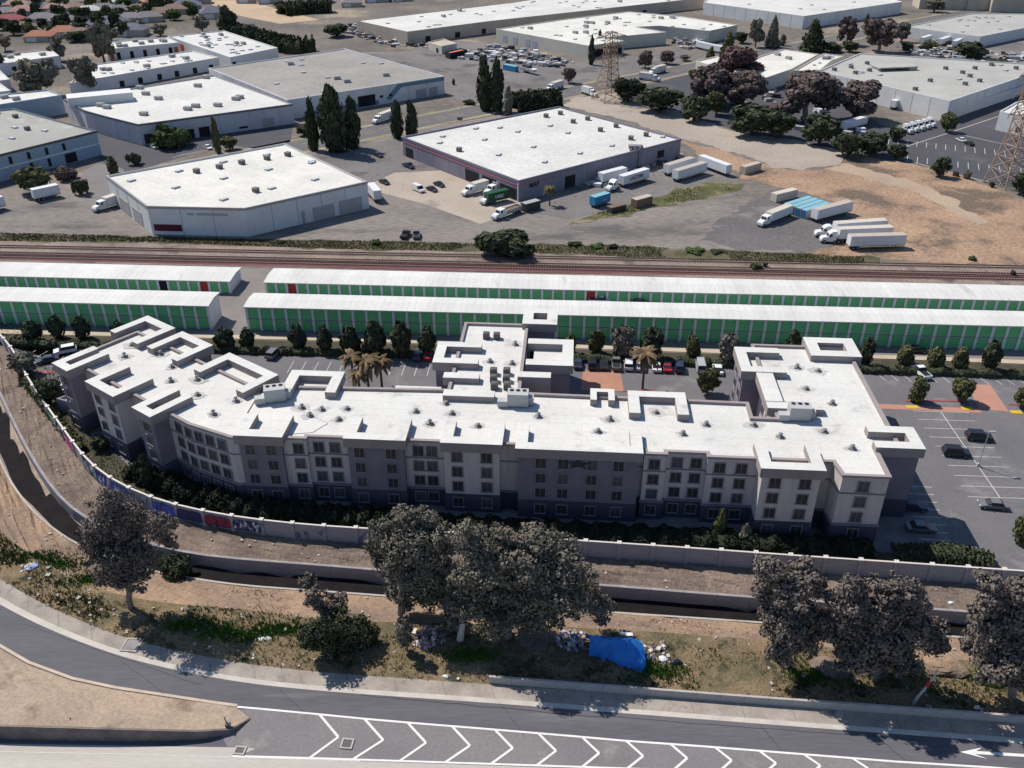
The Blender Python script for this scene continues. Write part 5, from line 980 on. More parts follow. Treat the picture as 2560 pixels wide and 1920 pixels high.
def tree(kind, leaf, label, x, y, ty, wpx, n=420, size=.07, z0=0.0, group=None, name=None, cat='tree', var=None, solo=False, bark=None, core=.8):
    v = (int(x)*7+int(y)) % 3 if var is None else var; k = (kind, leaf, v, n, size)
    if k not in PROTO: sd = sum(map(ord, kind+leaf))*13+v; PROTO[k] = (crown_mesh(lobes_for(kind, sd), n, size, sd, LEAF[leaf], core), trunk_mesh(kind, sd, bark or (BARKP if leaf in ('euc', 'redbrown') else BARK)))
    h = max(1.2, height(x, y, ty, z0)); w = wpx*mpp((y+ty)/2, z0+h/2); h *= 1.02
    # crown leans over its foot by half its depth: the foot is seen at y, the top edge of the crown at ty
    h = max(h-.12*w if kind in ('round', 'spread', 'bush') else h-.06*w, h*.7)
    w *= 1.1; p = W(x, y, z0); t = thing(name or {'shrub': 'shrub', 'bush': 'bush', 'cypress': 'cypress_tree', 'cone': 'conifer', 'euc': 'eucalyptus_tree'}.get(kind, 'broadleaf_tree'), label, cat, (p.x, p.y, z0), (x*1.7+y) % 6.2, group, (w, w, h))
    link('crown', PROTO[k][0], t); link('trunk', PROTO[k][1], t); return t
# --- big foreground eucalyptus trees, each its own mesh
def big_tree(label, x, y, z0, px_lobes, leaf, n, size, seed, limbs=(), trunk_r=.5, name='eucalyptus_tree', depth=.9, core=.5):
    b = W3(x, y, z0); t = thing(name, label, 'tree', b); L = []; m_ = mpp(y, z0); r_ = random.Random(seed)
    for (cx, cy, rx, ry) in px_lobes:                       # crown clumps sized from the picture, set round the trunk in depth
        dy = r_.uniform(-2.2, 2.2)
        k = (cy-960)/FPX; tt = (b.y+dy)/(CP-k*SP); z = CAMH-(SP+k*CP)*tt-z0; sc = tt/FPX
        L.append(((cx-1280)*sc-b.x, dy, z, rx*sc, rx*sc*depth, ry*sc*1.12))
    link('crown', crown_mesh(L, n, size, seed, LEAF[leaf], core, inner=.3, sub=11), t)
    mb = MB(); top = max(l[2] for l in L); cen = sum((Vector(l[:3]) for l in L), Vector())/len(L); f = Vector((cen.x*.5, 0, cen.z*.75)); last = Vector((0, 0, -.3)); kk = 6
    for i in range(1, kk+1):
        nx = f*(i/kk)+Vector((r_.uniform(-.25, .25), r_.uniform(-.15, .15), 0)); mb.tube(last, nx, trunk_r*(1.15-.5*(i-1)/kk), trunk_r*(1.15-.5*i/kk), 10, 0, False); last = nx
    for l in L:
        q = f*r_.uniform(.35, .95); mb.tube(q, Vector(l[:3])*.85+q*.15, trunk_r*.4, .06, 7, 0, False)
    obj('trunk', mb, BARKP if leaf != 'dark' else BARK, t, local=True); return t
big_tree('lone dark eucalyptus on a bare trunk at the left above the ramp curve', 327, 1517, .3, [(285, 1275, 55, 38), (245, 1330, 42, 42), (320, 1330, 55, 40), (300, 1385, 70, 45), (355, 1400, 50, 40), (270, 1430, 40, 32), (330, 1440, 45, 28), (400, 1310, 38, 30), (415, 1345, 22, 24), (300, 1300, 50, 30), (225, 1370, 25, 30)], 'euc', 19000, .19, 11, trunk_r=.42, depth=.8)
big_tree('tall grey eucalyptus with pale forked trunk, left of the central clump', 1003, 1532, .3, [(1010, 1295, 38, 28), (1060, 1310, 45, 32), (960, 1345, 38, 45), (1030, 1360, 60, 45), (1090, 1370, 40, 40), (985, 1410, 50, 40), (1060, 1420, 60, 45), (1010, 1470, 45, 32), (1080, 1480, 45, 40), (945, 1380, 22, 30)], 'grey', 26000, .2, 12, trunk_r=.5)
big_tree('widest eucalyptus of the central clump with lumpy olive crown', 1270, 1590, .3, [(1180, 1350, 50, 32), (1250, 1345, 40, 26), (1340, 1350, 55, 32), (1400, 1375, 50, 35), (1220, 1400, 70, 45), (1320, 1410, 75, 45), (1410, 1430, 55, 45), (1180, 1450, 55, 45), (1260, 1470, 75, 45), (1360, 1480, 75, 45), (1440, 1500, 50, 40), (1170, 1510, 50, 45), (1250, 1540, 60, 38), (1350, 1530, 60, 35), (1500, 1520, 32, 38), (1130, 1560, 30, 36)], 'grey', 38000, .21, 13, trunk_r=.6)
big_tree('dark low bush below the thin sprig, left of the trash heap', 845, 1625, .2, [(800, 1585, 42, 38), (850, 1570, 50, 40), (895, 1590, 42, 38), (840, 1610, 55, 28), (780, 1600, 26, 24)], 'dark', 11000, .2, 14, trunk_r=.25, name='dark_bush')
big_tree('thin sprig of sapling with a ball top above the dark bush', 800, 1560, .3, [(768, 1455, 21, 22), (790, 1500, 24, 26), (845, 1505, 26, 20), (820, 1530, 26, 22)], 'euc', 4000, .17, 15, trunk_r=.16, name='sapling')
big_tree('narrow small tree left of the trash heap, on a thin trunk', 1018, 1625, .2, [(1008, 1575, 20, 26), (1015, 1600, 14, 16)], 'euc', 2200, .17, 16, trunk_r=.16, name='sapling')
big_tree('eucalyptus left of the pair at the right, leaning left', 1965, 1665, .25, [(1925, 1425, 38, 28), (2000, 1425, 32, 24), (1920, 1470, 40, 40), (1985, 1470, 55, 36), (2035, 1460, 28, 24), (1960, 1520, 55, 40), (2010, 1540, 50, 40), (1970, 1580, 45, 38), (1960, 1625, 32, 32), (2015, 1600, 40, 34)], 'euc', 25000, .2, 17, trunk_r=.45)
big_tree('broad eucalyptus right of the pair at the right', 2185, 1695, .2, [(2130, 1470, 34, 26), (2190, 1475, 40, 26), (2255, 1470, 36, 24), (2120, 1510, 50, 38), (2200, 1520, 65, 42), (2275, 1510, 42, 40), (2110, 1570, 55, 40), (2190, 1585, 70, 42), (2280, 1575, 45, 40), (2150, 1630, 55, 34), (2240, 1630, 60, 34), (2340, 1600, 32, 44), (2190, 1670, 26, 26)], 'euc', 32000, .21, 18, trunk_r=.55)
big_tree('eucalyptus cut by the right edge of the picture', 2530, 1745, .1, [(2480, 1460, 32, 26), (2545, 1480, 40, 32), (2475, 1510, 34, 34), (2540, 1540, 55, 44), (2480, 1580, 50, 44), (2440, 1600, 34, 32), (2560, 1600, 60, 46), (2500, 1650, 65, 44), (2570, 1680, 50, 44), (2640, 1560, 60, 60)], 'euc', 28000, .21, 19, trunk_r=.5)
big_tree('dark shrub leaning out of the creek bed right of the lone eucalyptus', 440, 1445, -2.5, [(420, 1408, 26, 20), (440, 1425, 34, 20)], 'dark', 3500, .19, 20, trunk_r=.12, name='creek_shrub')
# --- hedge trees along the storage fence
HT = [(85, 852, 800, 46), (148, 846, 785, 42), (210, 846, 790, 42), (303, 852, 802, 38), (382, 838, 796, 32), (565, 872, 820, 50), (622, 872, 818, 38), (748, 874, 811, 42), (815, 880, 816, 42), (878, 886, 813, 50), (938, 890, 800, 54), (1005, 892, 800, 52), (1070, 888, 815, 44), (1425, 884, 835, 32), (1490, 884, 825, 40), (1555, 896, 816, 58), (1625, 900, 817, 60), (1730, 896, 838, 38), (1820, 906, 833, 54), (1975, 900, 823, 40), (2160, 914, 843, 38), (2260, 912, 865, 46), (2335, 920, 867, 46), (2395, 924, 870, 42), (2470, 924, 850, 48)]
for i, (x, y, ty, w) in enumerate(HT):
    lf = 'olive' if i in (13, 14, 17, 21, 22, 23) else 'grey' if i in (15, 18) else 'dark'
    tree('shrub', lf, '%s upright shrub tree, %s from the left in the row along the storage fence' % ({'dark': 'dark green', 'olive': 'olive green', 'grey': 'greyish'}[lf], nth(i)), x, y, ty, w, 900, .075, group='shrub trees along the storage fence', name='shrub_tree')
# clipped dark hedge below them
def hedge(label, s, w, h, leaf='dark', name='hedge', n=0, z0=.05, sz=.22):
    P = resample([W(x, y) for x, y in pts(s)], 60); L = sum((P[i+1]-P[i]).length for i in range(59)); nn = n or int(L*26); rs = np.random.RandomState(int(L*10)); V, F = [], []
    c = P[30]; t = thing(name, label, 'hedge', (c.x, c.y, 0))
    mb = MB()
    for i in range(60):
        d = (P[min(i+1, 59)]-P[max(i-1, 0)]).normalized(); q = Vector((-d.y, d.x)); ww = w*(.9+.16*math.sin(i*1.7)); hh = h*(.8+.18*math.sin(i*2.3)+.06*math.sin(i*5.1))
        for a, b in ((-.5, 0), (-.46, .7), (-.2, 1), (.2, 1), (.46, .7), (.5, 0)): p = P[i]+q*a*ww*.86; mb.v.append((p.x, p.y, z0+b*hh*.9))
    mb.f = [(i*6+k, i*6+k+1, i*6+k+7, i*6+k+6) for i in range(59) for k in range(5)]; mb.m = [0]*len(mb.f)
    obj('core', mb, LEAF[leaf], t); mb = MB(); V = []
    for k in range(nn):
        u = rs.rand()*58.98; i = int(u); p = P[i].lerp(P[i+1], u-i); d = (P[i+1]-P[i]).normalized(); q = Vector((-d.y, d.x)); th = rs.rand()*math.pi
        ww = w*(.9+.16*math.sin(u*1.7)); hh = h*(.8+.18*math.sin(u*2.3)+.06*math.sin(u*5.1)); p3 = Vector((p.x+q.x*math.cos(th)*ww*.5, p.y+q.y*math.cos(th)*ww*.5, z0+math.sin(th)**.6*hh))
        e1 = Vector(rs.normal(size=3)).normalized(); e2 = e1.cross(Vector(rs.normal(size=3))).normalized(); s_ = sz*(.6+.9*rs.rand()); V += [p3-e1*s_, p3-e2*s_*.7, p3+e1*s_, p3+e2*s_*.7]
    mb.add(V, [(4*i, 4*i+1, 4*i+2, 4*i+3) for i in range(nn)]); obj('foliage', mb, LEAF[leaf], t)
hedge('long dark hedge between the storage fence and the car park, left part', '30,862 300,872 720,884 1080,892', 2.6, 1.7); hedge('long dark hedge between the storage fence and the car park, right part', '1430,900 1800,914 2300,934 2600,944', 2.6, 1.7)
hedge('dark shrubbery along the foot of the curved left half of the hotel', '335,1180 470,1238 600,1274 760,1293 1000,1308', 5.2, 2.5, 'deep', n=9000); hedge('dark shrubbery along the foot of the right half of the hotel', '1000,1311 1300,1332 1700,1354 2000,1373 2180,1385', 5.0, 2.3, 'deep', n=9000)  # darker leaves and wider beds stand in for the hotel's cast shadow
hedge('dark shrub bed at the right end of the hotel beside the wall', '2240,1395 2300,1392 2390,1392 2480,1415', 4.5, 2.0, n=1800); hedge('row of dark clipped trees behind the slate warehouse', '1285,276 1340,271 1400,268', 11, 8, 'dark', n=1500, sz=.7); hedge('dark windbreak behind the square business park building', '590,95 640,108 690,122 740,132 790,130', 13, 9, 'dark', n=2400, sz=.8)
hedge('dark thicket beyond the sand lot at the top', '705,38 760,32 830,30', 16, 9, 'dark', n=1200, sz=.9)
hedge('narrow weedy hedge along the inner foot of the graffiti wall at the left', '60,945 110,1012 160,1075 210,1130', 2.2, 1.6, 'olive', n=1500)
T = tree
T('round', 'grey', 'small tree beside the wall at the left end of the car park', 62, 935, 878, 62, 900); T('round', 'dark', 'round dark tree beside the utility shed at the left', 130, 1012, 942, 62, 1400, .06); T('round', 'olive', 'lone bushy tree on the island behind the hotel, left of its right wing', 1768, 985, 915, 52, 1400, .06); T('shrub', 'olive', 'crooked small tree on the red kerb island, left of two', 2290, 1003, 942, 44, 700); T('round', 'olive', 'rounder small tree on the red kerb island, right of two', 2400, 1003, 942, 54, 900); T('round', 'olive', 'small tree at the right edge beyond the salmon paving', 2555, 1020, 968, 50, 700); T('shrub', 'olive', 'small tree at the right edge of the lower car park', 2548, 1358, 1282, 48, 900); T('cone', 'olive', 'pale green conifer at the hotel front, left of two', 1795, 1345, 1272, 38, 800); T('cone', 'grey', 'dim grey conifer at the hotel front, right of two', 1862, 1356, 1306, 44, 800)
T('cypress', 'dark', 'tall thin dark conifer against the left wing of the hotel', 375, 1215, 1135, 40, 900); T('bush', 'green', 'small bush on the lawn inside the curving wall', 340, 1190, 1165, 30, 500); T('bush', 'dark', 'dark bush under the left end of the hotel', 262, 1120, 1085, 55, 700); T('bush', 'olive', 'brownish bush behind the utility shed', 190, 1045, 1010, 45, 600)
T('bush', 'dark', 'big sprawling dark bush on the weed strip above the railway', 1265, 634, 560, 162, 3600, .055, name='sprawling_bush')
for i, (x, y, ty, w) in enumerate(((1325, 637, 622, 18), (1436, 612, 600, 34), (1490, 617, 606, 40), (1530, 620, 607, 24), (1740, 630, 617, 50), (1790, 632, 620, 34), (1890, 672, 654, 32), (1912, 666, 653, 16), (2430, 650, 638, 20), (2530, 688, 674, 16), (940, 610, 596, 24), (700, 608, 598, 26))): T('bush', 'dark' if i % 2 else 'green', 'small %s weed bush, %s of the scattered ones along the railway' % ('dark' if i % 2 else 'green', nth(i)), x, y, ty, w, 300, .1, group='weed bushes along the railway')
# --- tall dark cypresses and street trees
for lab, k, lf, x, y, ty, w in (('pointed dark cypress at the left of the street clump', 'cypress', 'dark', 785, 375, 246, 36), ('tallest dark cypress of the street clump', 'cypress', 'dark', 838, 380, 212, 78), ('grey green cypress at the right of the street clump', 'cypress', 'dark', 885, 370, 240, 52), ('round dark bush left of the street cypresses', 'round', 'dark', 762, 338, 306, 42), ('left cypress of the pair left of the slate warehouse', 'cypress', 'dark', 995, 345, 250, 40), ('right cypress of the pair left of the slate warehouse', 'cypress', 'dark', 1030, 348, 250, 38), ('left cypress of the tall pair behind the slate warehouse', 'cypress', 'dark', 1212, 276, 138, 46), ('right cypress of the tall pair behind the slate warehouse', 'cypress', 'dark', 1243, 278, 148, 44), ('shorter grey cypress right of the tall pair', 'cypress', 'grey', 1272, 288, 214, 30), ('dark low bush by the driveway left of the tall pair', 'bush', 'dark', 1172, 260, 243, 36), ('lollipop tree in the boat yard beside the street', 'round', 'redbrown', 1422, 208, 165, 34), ('left of two thin cypresses at the corner of the cream warehouse', 'cypress', 'dark', 1478, 162, 88, 20), ('right of two thin cypresses at the corner of the cream warehouse', 'cypress', 'dark', 1498, 118, 74, 16),
    ('round tree in front of the cream warehouse entrance, left', 'round', 'redbrown', 1612, 170, 122, 38), ('round tree in front of the cream warehouse entrance, right', 'round', 'redbrown', 1667, 160, 122, 36), ('small round tree farther right of the warehouse entrance', 'round', 'redbrown', 1712, 152, 134, 26), ('conical tree behind the red brown trees, left', 'cone', 'olive', 1776, 148, 114, 26), ('conical tree behind the red brown trees, taller', 'cone', 'olive', 1818, 140, 78, 36), ('dark round tree by the white top right warehouse', 'round', 'dark', 1852, 108, 76, 34), ('sparse grey tree between the warehouses, left', 'euc', 'grey', 1888, 118, 48, 38), ('sparse grey tree between the warehouses, right', 'cone', 'grey', 1928, 118, 38, 34), ('small tree right of the sparse grey trees', 'cypress', 'grey', 1955, 114, 84, 22),
    ('big conical dark tree in front of the white top right warehouse', 'cone', 'dark', 2030, 128, 46, 58), ('brown sparse tree right of the big conical tree', 'euc', 'redbrown', 2115, 112, 42, 46), ('round dark tree behind the grey plant, left', 'round', 'dark', 2078, 130, 100, 50), ('round dark tree behind the grey plant, right', 'round', 'dark', 2122, 130, 98, 40), ('wide brown grey tree behind the grey plant', 'euc', 'redbrown', 2195, 130, 46, 86), ('leaning grey tree beside the upper right warehouse', 'euc', 'grey', 2252, 105, 56, 40), ('thin cypress in front of the white top right warehouse', 'cypress', 'dark', 2165, 66, 34, 14), ('small dark tree in the crowded lot, left', 'round', 'dark', 2265, 130, 102, 30), ('leaning olive tree in the crowded lot', 'round', 'olive', 2325, 122, 98, 38), ('big dark round tree in the crowded lot', 'round', 'dark', 2422, 146, 96, 76), ('dark tree at the front of the crowded lot', 'round', 'dark', 2492, 165, 140, 64), ('grey tree at the top right beyond the white warehouse', 'euc', 'grey', 2335, 30, -4, 42),
    ('dark green street tree at the end of the pale lane', 'round', 'dark', 1570, 252, 188, 82), ('broad dark green tree right of the pale lane top', 'round', 'dark', 1648, 280, 205, 112), ('dark green tree, third from the left along the pale lane', 'round', 'dark', 1735, 302, 230, 78), ('smaller olive tree behind the pale lane row', 'round', 'olive', 1790, 288, 222, 48), ('wide dark green tree, middle of the row along the pale lane', 'round', 'dark', 1880, 338, 252, 118), ('dark green tree right of the wide one along the pale lane', 'round', 'dark', 1942, 345, 270, 80), ('dense olive dark tree on a thick base by the plant yard', 'round', 'dark', 2048, 362, 280, 90), ('dark tree at the corner of the right car park, left', 'round', 'dark', 2118, 392, 322, 84), ('dark tree at the corner of the right car park, middle', 'round', 'dark', 2178, 388, 326, 78), ('dark tree by the truck cabs', 'round', 'dark', 2240, 352, 314, 42), ('small round tree at the kerb of the right car park', 'round', 'dark', 2240, 398, 356, 44), ('olive tree by the corner of the grey plant', 'round', 'olive', 2366, 330, 278, 40), ('round dark tree on the front kerb of the right car park', 'round', 'dark', 2348, 442, 388, 44), ('dark tree at the right edge of the right car park', 'round', 'dark', 2550, 486, 428, 50), ('tiny bush on the kerb of the right car park, left', 'bush', 'redbrown', 2390, 440, 424, 18), ('tiny bush on the kerb of the right car park, right', 'bush', 'grey', 2415, 446, 420, 24), ('tiny bush under the tan leaning palm skirt', 'bush', 'dark', 2478, 468, 452, 18), ('yellowish bush beside the street corner', 'bush', 'olive', 1735, 192, 166, 32)):
    T(k, lf, lab, x, y, ty, w, 1300 if w > 30 else 600, .055)
for i, (lab, x, y, ty, w, lf) in enumerate((('big maroon gum tree in front of the cream office', 1842, 200, 108, 108, 'maroon'), ('red brown gum tree left of the maroon one', 1775, 262, 164, 96, 'redbrown'), ('red brown gum tree below the maroon one', 1855, 268, 180, 100, 'redbrown'), ('huge flaring red brown gum tree before the grey plant', 2012, 300, 178, 150, 'redbrown'), ('second flaring red brown gum tree before the grey plant', 2135, 300, 202, 108, 'redbrown'), ('small brown gum tree beside the yellow kerb', 1930, 288, 258, 48, 'redbrown'))): T('euc', lf, lab, x, y, ty, w, 4200, .04, var=i % 3)
for lab, k, lf, x, y, ty, w in (('tall eucalyptus behind the long unit building', 'euc', 'grey', 262, 158, 58, 58), ('leaning eucalyptus left of the tall one', 'euc', 'grey', 150, 152, 90, 44), ('broad eucalyptus before the left unit building', 'euc', 'grey', 105, 240, 144, 92), ('eucalyptus at the corner of the long unit building', 'euc', 'grey', 218, 232, 140, 64), ('eucalyptus at the left edge, upper', 'euc', 'grey', 14, 128, 88, 34), ('dark eucalyptus at the left edge, lower', 'euc', 'dark', 4, 186, 132, 30), ('sparse tree behind the narrow unit building, left', 'euc', 'grey', 280, 104, 70, 42), ('sparse tree behind the narrow unit building, right', 'euc', 'grey', 402, 90, 58, 36), ('round grey tree behind the square building', 'round', 'grey', 507, 80, 36, 36), ('tall dark tree at the head of the windbreak', 'cypress', 'dark', 572, 92, 12, 62), ('pale tree in the windbreak', 'round', 'grey', 625, 102, 54, 42), ('dark bush tree above the boat yard', 'round', 'dark', 842, 92, 54, 62), ('dark tree in the neighbourhood, left of the red roof', 'round', 'dark', 66, 70, 50, 40), ('dark tree in the neighbourhood centre', 'round', 'dark', 155, 75, 42, 30), ('dark broad tree in the neighbourhood by the terracotta roof', 'round', 'dark', 195, 104, 70, 54), ('dark tree in the neighbourhood, top left', 'round', 'dark', 105, 26, 8, 40), ('dark tree in the neighbourhood, top centre', 'round', 'dark', 345, 40, 8, 50), ('wide dark tree in the neighbourhood right of centre', 'round', 'dark', 325, 78, 44, 70), ('dark tree in the neighbourhood, top right', 'round', 'dark', 425, 22, 2, 36), ('tree beyond the sand lot, top', 'round', 'dark', 700, 20, 0, 30),
    ('olive tree in the yard at the far left', 'round', 'olive', 85, 482, 408, 78), ('reddish shrub left of the turning circle', 'bush', 'redbrown', 168, 448, 408, 56), ('dark scrub beside the turning circle', 'bush', 'dark', 205, 486, 434, 44), ('leaning olive tree by the turning circle', 'cypress', 'olive', 284, 434, 388, 34), ('dark bush in the west court', 'bush', 'dark', 338, 412, 376, 46), ('large green bush against the white warehouse', 'bush', 'green', 428, 366, 302, 92), ('thin upright tree by the white warehouse', 'cypress', 'olive', 546, 384, 292, 24), ('round olive tree by the thin upright one', 'round', 'olive', 574, 374, 336, 42), ('small shrub beside the street left of the tall pair', 'cypress', 'green', 1134, 212, 196, 10)):
    T(k, lf, lab, x, y, ty, w, 1600 if w > 50 else 900, .05)
# --- palms
FROND = leafmat('dry_fronds', (.25, .18, .1), (.17, .12, .07), .8); FRONDG = leafmat('green_fronds', (.12, .13, .04), (.16, .13, .06), .8)
def palm(label, x, y, ty, wpx, m, nf=26, z0=0, skirt=.35, droop=.9):
    h = height(x, y, ty, z0)*.93; w = wpx*mpp((y+ty)/2, h*.7); p = W(x, y, z0); t = thing('palm_tree', label, 'palm tree', (p.x, p.y, z0)); r_ = random.Random(int(x*3+y)); mb = MB()
    for k in range(nf):
        a = k*2.4; el = r_.uniform(-.5, 1.1); L = w/2*r_.uniform(.8, 1.15); prev = None; d = Vector((math.cos(a), math.sin(a), 0)); s = Vector((-math.sin(a), math.cos(a), 0)); vs = []
        for j in range(6):
            u = j/5; pos = d*(L*u)+Vector((0, 0, h-.2+L*(math.sin(el)*u-droop*u*u*.8))); wd_ = L*.2*math.sin(math.pi*min(1, u*.85+.12)); vs += [pos-s*wd_+Vector((0, 0, -wd_*.5)), pos+Vector((0, 0, wd_*.1)), pos+s*wd_+Vector((0, 0, -wd_*.5))]
        mb.add(vs, [(j*3+q, j*3+q+1, j*3+q+4, j*3+q+3) for j in range(5) for q in range(2)])
    obj('fronds', mb, m, t, local=True); tr = MB(); tr.tube((0, 0, -.1), (0, 0, h*.6), .28, .22, 9); tr.tube((0, 0, h*.6), (0, 0, h), .22, .35+skirt*.3, 9); obj('trunk', tr, BARK, t, local=True); return t
palm('brown palm, left of the clump behind the hotel', 885, 965, 880, 62, FROND, 30); palm('brown palm, middle of the clump behind the hotel', 922, 975, 892, 74, FROND, 30); palm('brown palm, right of the clump behind the hotel', 955, 968, 893, 64, FROND, 30); palm('small brown palm at the front of the clump behind the hotel', 900, 985, 922, 60, FROND, 24)
palm('single fan palm with tan crown over the parked cars behind the hotel', 1606, 972, 872, 74, FROND, 32); palm('shaggy palm in front of the slate warehouse wall', 1374, 514, 462, 34, FRONDG, 26, droop=1.3); palm('small palm behind the slate warehouse', 1271, 290, 262, 16, FROND, 14); palm('small dry palm at the left yard', 120, 470, 430, 36, FRONDG, 18)
# --- lattice power pylons
STEEL = surf('tan_weathered_steel', (.36, .255, .19), (.28, .195, .15), .4, .8, .15, 2)
def pylon(label, x, y, ty, w0, w1, rz, arms=(.62, .78, .93), n=10, th=.3):
    h = height(x, y, ty); p = W(x, y); t = thing('power_pylon', label, 'pylon', (p.x, p.y, .05), rz)
    def wid(u): return (w0+(w1*1.6-w0)*(u/.45)) if u < .45 else (w1*1.6+(w1-w1*1.6)*((u-.45)/.55))
    def cor(u, k): w = wid(u)/2; return Vector((w*(1, 1, -1, -1)[k], w*(1, -1, -1, 1)[k], u*h))
    U = [(i/n)**.85 for i in range(n+1)]
    for k in range(4):
        mb = MB()
        for a_, b_ in zip(U, U[1:]): mb.tube(cor(a_, k), cor(b_, k), th*.6, th*.55, 4)
        obj('leg', mb, STEEL, t, local=True)
    for k in range(4):
        q = (k+1) % 4; mb = MB()
        for a_, b_ in zip(U, U[1:]): mb.tube(cor(a_, k), cor(b_, q), th*.38, th*.38, 4); mb.tube(cor(a_, q), cor(b_, k), th*.38, th*.38, 4); mb.tube(cor(b_, k), cor(b_, q), th*.38, th*.38, 4)
        o = obj('bracing', mb, STEEL, t, local=True)
    for u in arms:
        for s_ in (-1, 1):
            mb = MB(); tip = Vector((s_*wid(.3)*1.1, 0, u*h)); w = wid(u)/2
            for yy in (-w, w):
                mb.tube((s_*w, yy, u*h), tip, th*.5, th*.4, 4); mb.tube((s_*w, yy, u*h+h*.05), tip, th*.45, th*.35, 4)
            mb.tube(tip, tip-Vector((0, 0, h*.035)), th*.35, th*.3, 6); obj('cross_arm', mb, STEEL, t, local=True)
pylon('tan lattice power pylon beside the street, before the cream warehouse', 1520, 250, 80, 11, 3.4, R(28), th=.34)
pylon('tan lattice power pylon at the right edge of the dark car park', 2512, 462, 165, 9.5, 3, R(20), th=.36)
# --- grass and weeds: stuff
def tufts(name, label, gen, n, mat, s, seed):
    rs = random.Random(seed); V = []; F = []
    for k in range(n):
        q = gen(rs)
        if q is None: continue
        x, y, z = q
        for b in range(3):
            a = rs.uniform(0, 6.28); hh = s*rs.uniform(.5, 1.4); w = s*rs.uniform(.1, .28); dx, dy = math.cos(a), math.sin(a); lx, ly = rs.uniform(-.5, .5)*hh, rs.uniform(-.5, .5)*hh; o = len(V)
            ox, oy = rs.uniform(-s, s)*.5, rs.uniform(-s, s)*.5
            V += [(x+ox-dx*w, y+oy-dy*w, z-.05), (x+ox+dx*w, y+oy+dy*w, z-.05), (x+ox+lx+dx*w*.3, y+oy+ly+dy*w*.3, z+hh)]; F.append((o, o+1, o+2))
    mb = MB(); mb.v = V; mb.f = F; mb.m = [0]*len(F); return obj(name, mb, mat, kind='stuff', label=label, cat='grass')
def band(A, B, za, zb, lo=0., hi=1., i0=3, i1=105, mask=None):
    def g(rs):
        u = rs.uniform(i0, i1); i = int(u); t_ = lo+(hi-lo)*rs.random(); p = A[i].lerp(A[i+1], u-i).lerp(B[i].lerp(B[i+1], u-i), t_)
        if mask and not mask(p): return None
        return p.x, p.y, za+(zb-za)*t_
    return g
nz = lambda p, f, o=0: math.sin(p.x*f+o)+math.sin(p.y*f*1.7+o*2)+math.sin((p.x+p.y)*f*.6+1.3+o)
tufts('dry_grass', 'patchy dry grass on the verge above the ramp road', band(LS, LG, .3, .06, .2, 1, mask=lambda p: nz(p, .35) > -.9), 9000, leafmat('dry_grass_blades', (.2, .15, .075), (.13, .1, .05), .3), .32, 1)
tufts('green_weeds', 'patchy green weeds on the verge and bank', band(LS, LG, .3, .06, .0, .85, mask=lambda p: nz(p, .3, 2) > .55), 12000, leafmat('green_blades', (.07, .11, .03), (.045, .075, .022), .3), .38, 2)
gp = [W(x, y, .3) for x, y in ((560, 1580), (620, 1585), (700, 1572), (150, 1410), (1650, 1675), (2040, 1690), (1180, 1640), (480, 1560), (100, 1390), (210, 1450))]
tufts('bright_weeds', 'bright green weed clumps on the verge', lambda rs: (lambda c: (c.x+rs.gauss(0, 2.2), c.y+rs.gauss(0, .8), .22))(rs.choice(gp)), 3600, leafmat('bright_blades', (.09, .19, .03), (.06, .13, .025), .4), .42, 3)
tufts('bank_scrub', 'low brown scrub on the near creek bank', band(LN, LS, -2.7, .3, .1, 1, mask=lambda p: nz(p, .4, 4) > .6 and p.x > -50), 5000, leafmat('brown_scrub', (.13, .095, .06), (.085, .065, .045), .4), .24, 4)
tufts('bed_grass', 'sparse grass inside the curving wall of the hotel', lambda rs: (lambda u, t_: (lambda p: (p.x, p.y, .05))(LW_[int(u)].lerp(LW_[int(u)+1], u % 1)+Vector((.6+t_*7, .5+t_*3))))(rs.uniform(18, 60), rs.random()), 4000, leafmat('bed_grass_blades', (.1, .11, .045), (.07, .075, .03), .3), .3, 5)
wa_ = [W(x, y) for x, y in pts('0,583 390,592 700,601 1000,604 1250,612 1500,612 1700,622 2050,638 2200,645')]; wb_ = [W(x, y) for x, y in pts('0,603 390,606 700,618 900,624 1250,630 1500,640 1900,655 2050,658 2200,660')]
wa_, wb_ = resample(wa_, 60), resample(wb_, 60)
tufts('rail_weeds', 'dark green weeds along the strip above the railway', band(wa_, wb_, .07, .07, 0, 1, 0, 58, lambda p: nz(p, .2, 1) > -1.2), 12000, leafmat('rail_weed_blades', (.075, .083, .032), (.05, .056, .026), .15), .36, 6)
ga_, gb_ = resample([W(x, y) for x, y in pts('1430,550 1560,516 1640,494 1720,470 1800,455')], 30), resample([W(x, y) for x, y in pts('1440,560 1640,520 1740,500 1810,480 1850,472')], 30)
tufts('edge_grass', 'green weeds along the edge of the trailer yard', band(ga_, gb_, .07, .07, 0, 1, 0, 28, lambda p: nz(p, .3, 3) > -.2), 1900, leafmat('edge_blades', (.085, .1, .035), (.06, .07, .028), .15), .35, 7)

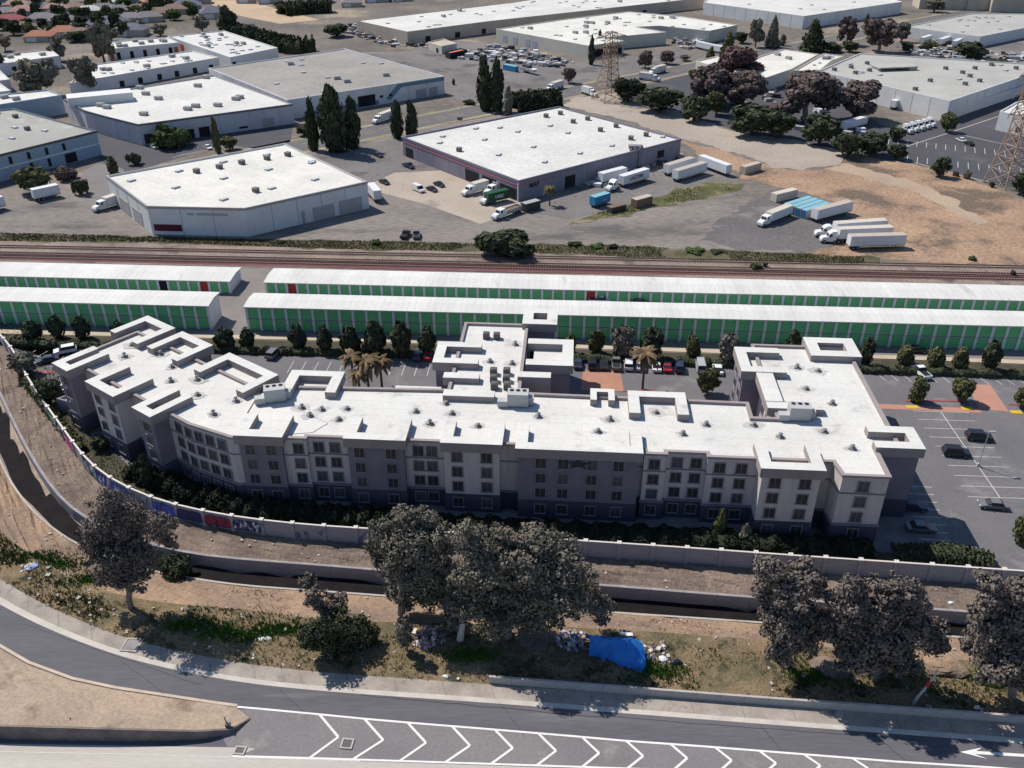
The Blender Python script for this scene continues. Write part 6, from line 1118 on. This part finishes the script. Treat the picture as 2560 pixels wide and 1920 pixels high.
# --- clutter in the far yards: too small and many to pick apart
def clutter(name, label, s, n, lo, hi, seed, tall=.8):
    P = [W(x, y) for x, y in pts(s)]; xs = [p.x for p in P]; ys = [p.y for p in P]; r_ = random.Random(seed); mb = MB(); k = 0
    while k < n:
        p = (r_.uniform(min(xs), max(xs)), r_.uniform(min(ys), max(ys)))
        if not inpoly(p, P): continue
        w = r_.uniform(lo, hi); h = r_.uniform(.3, 1)*w*tall; mb.box((p[0], p[1], h/2+.05), (w*r_.uniform(.6, 2.2), w, h), r_.uniform(0, 3), r_.choice((0, 0, 1, 1, 2, 3))); k += 1
    obj(name, mb, [TRC['dark'], TRC['grey'], TRC['tan'], TRC['white']], kind='stuff', label=label, cat='scrap')
clutter('yard_scrap', 'scattered scrap and machinery in the boat yard', '1120,140 1240,115 1330,130 1440,155 1400,170 1280,160 1160,150', 230, .6, 2.6, 1)
clutter('dock_scrap', 'scrap heaps between the cream warehouse wings', '1690,85 1760,82 1770,110 1720,125 1680,110', 130, .8, 2.6, 2)
clutter('lot_scrap', 'scrap and small vehicles crowding the lot behind the grey plant', '2240,118 2330,105 2480,130 2560,140 2560,172 2400,150 2280,138', 150, .8, 2.8, 3)
clutter('roadside_scrap', 'junk scattered beside the windbreak and tan warehouse', '840,72 890,62 1000,110 1090,112 1060,122 960,118', 120, .7, 2.6, 4)
clutter('dock_side_scrap', 'pallets and junk along the shaded side of the slate warehouse', '1440,455 1560,425 1690,380 1700,392 1600,432 1490,470', 90, .6, 2.0, 5)
clutter('court_clutter', 'small parked vehicles and junk in the shaded office court', '1700,262 1800,215 1960,215 2100,300 2200,330 2120,365 1990,330 1850,300', 120, .8, 2.6, 6)
rn = random.Random(31); k = 0
for row in ((86, 92), (70, 78), (46, 54), (24, 32), (6, 14)):
    for x in range(8, 480, 42):
        px = x+rn.uniform(-20, 20); py = rn.uniform(*row)
        if py > 62 and px > 340: continue
        hh = rn.uniform(30, 46); T('round', rn.choice(('dark', 'dark', 'green', 'olive')), 'small garden tree, %s counted from the nearest row of the far neighbourhood back' % nth(k), px, py, py-hh, rn.uniform(22, 40), 420, .085, group='garden trees of the far neighbourhood', var=k % 3, name='garden_tree'); k += 1
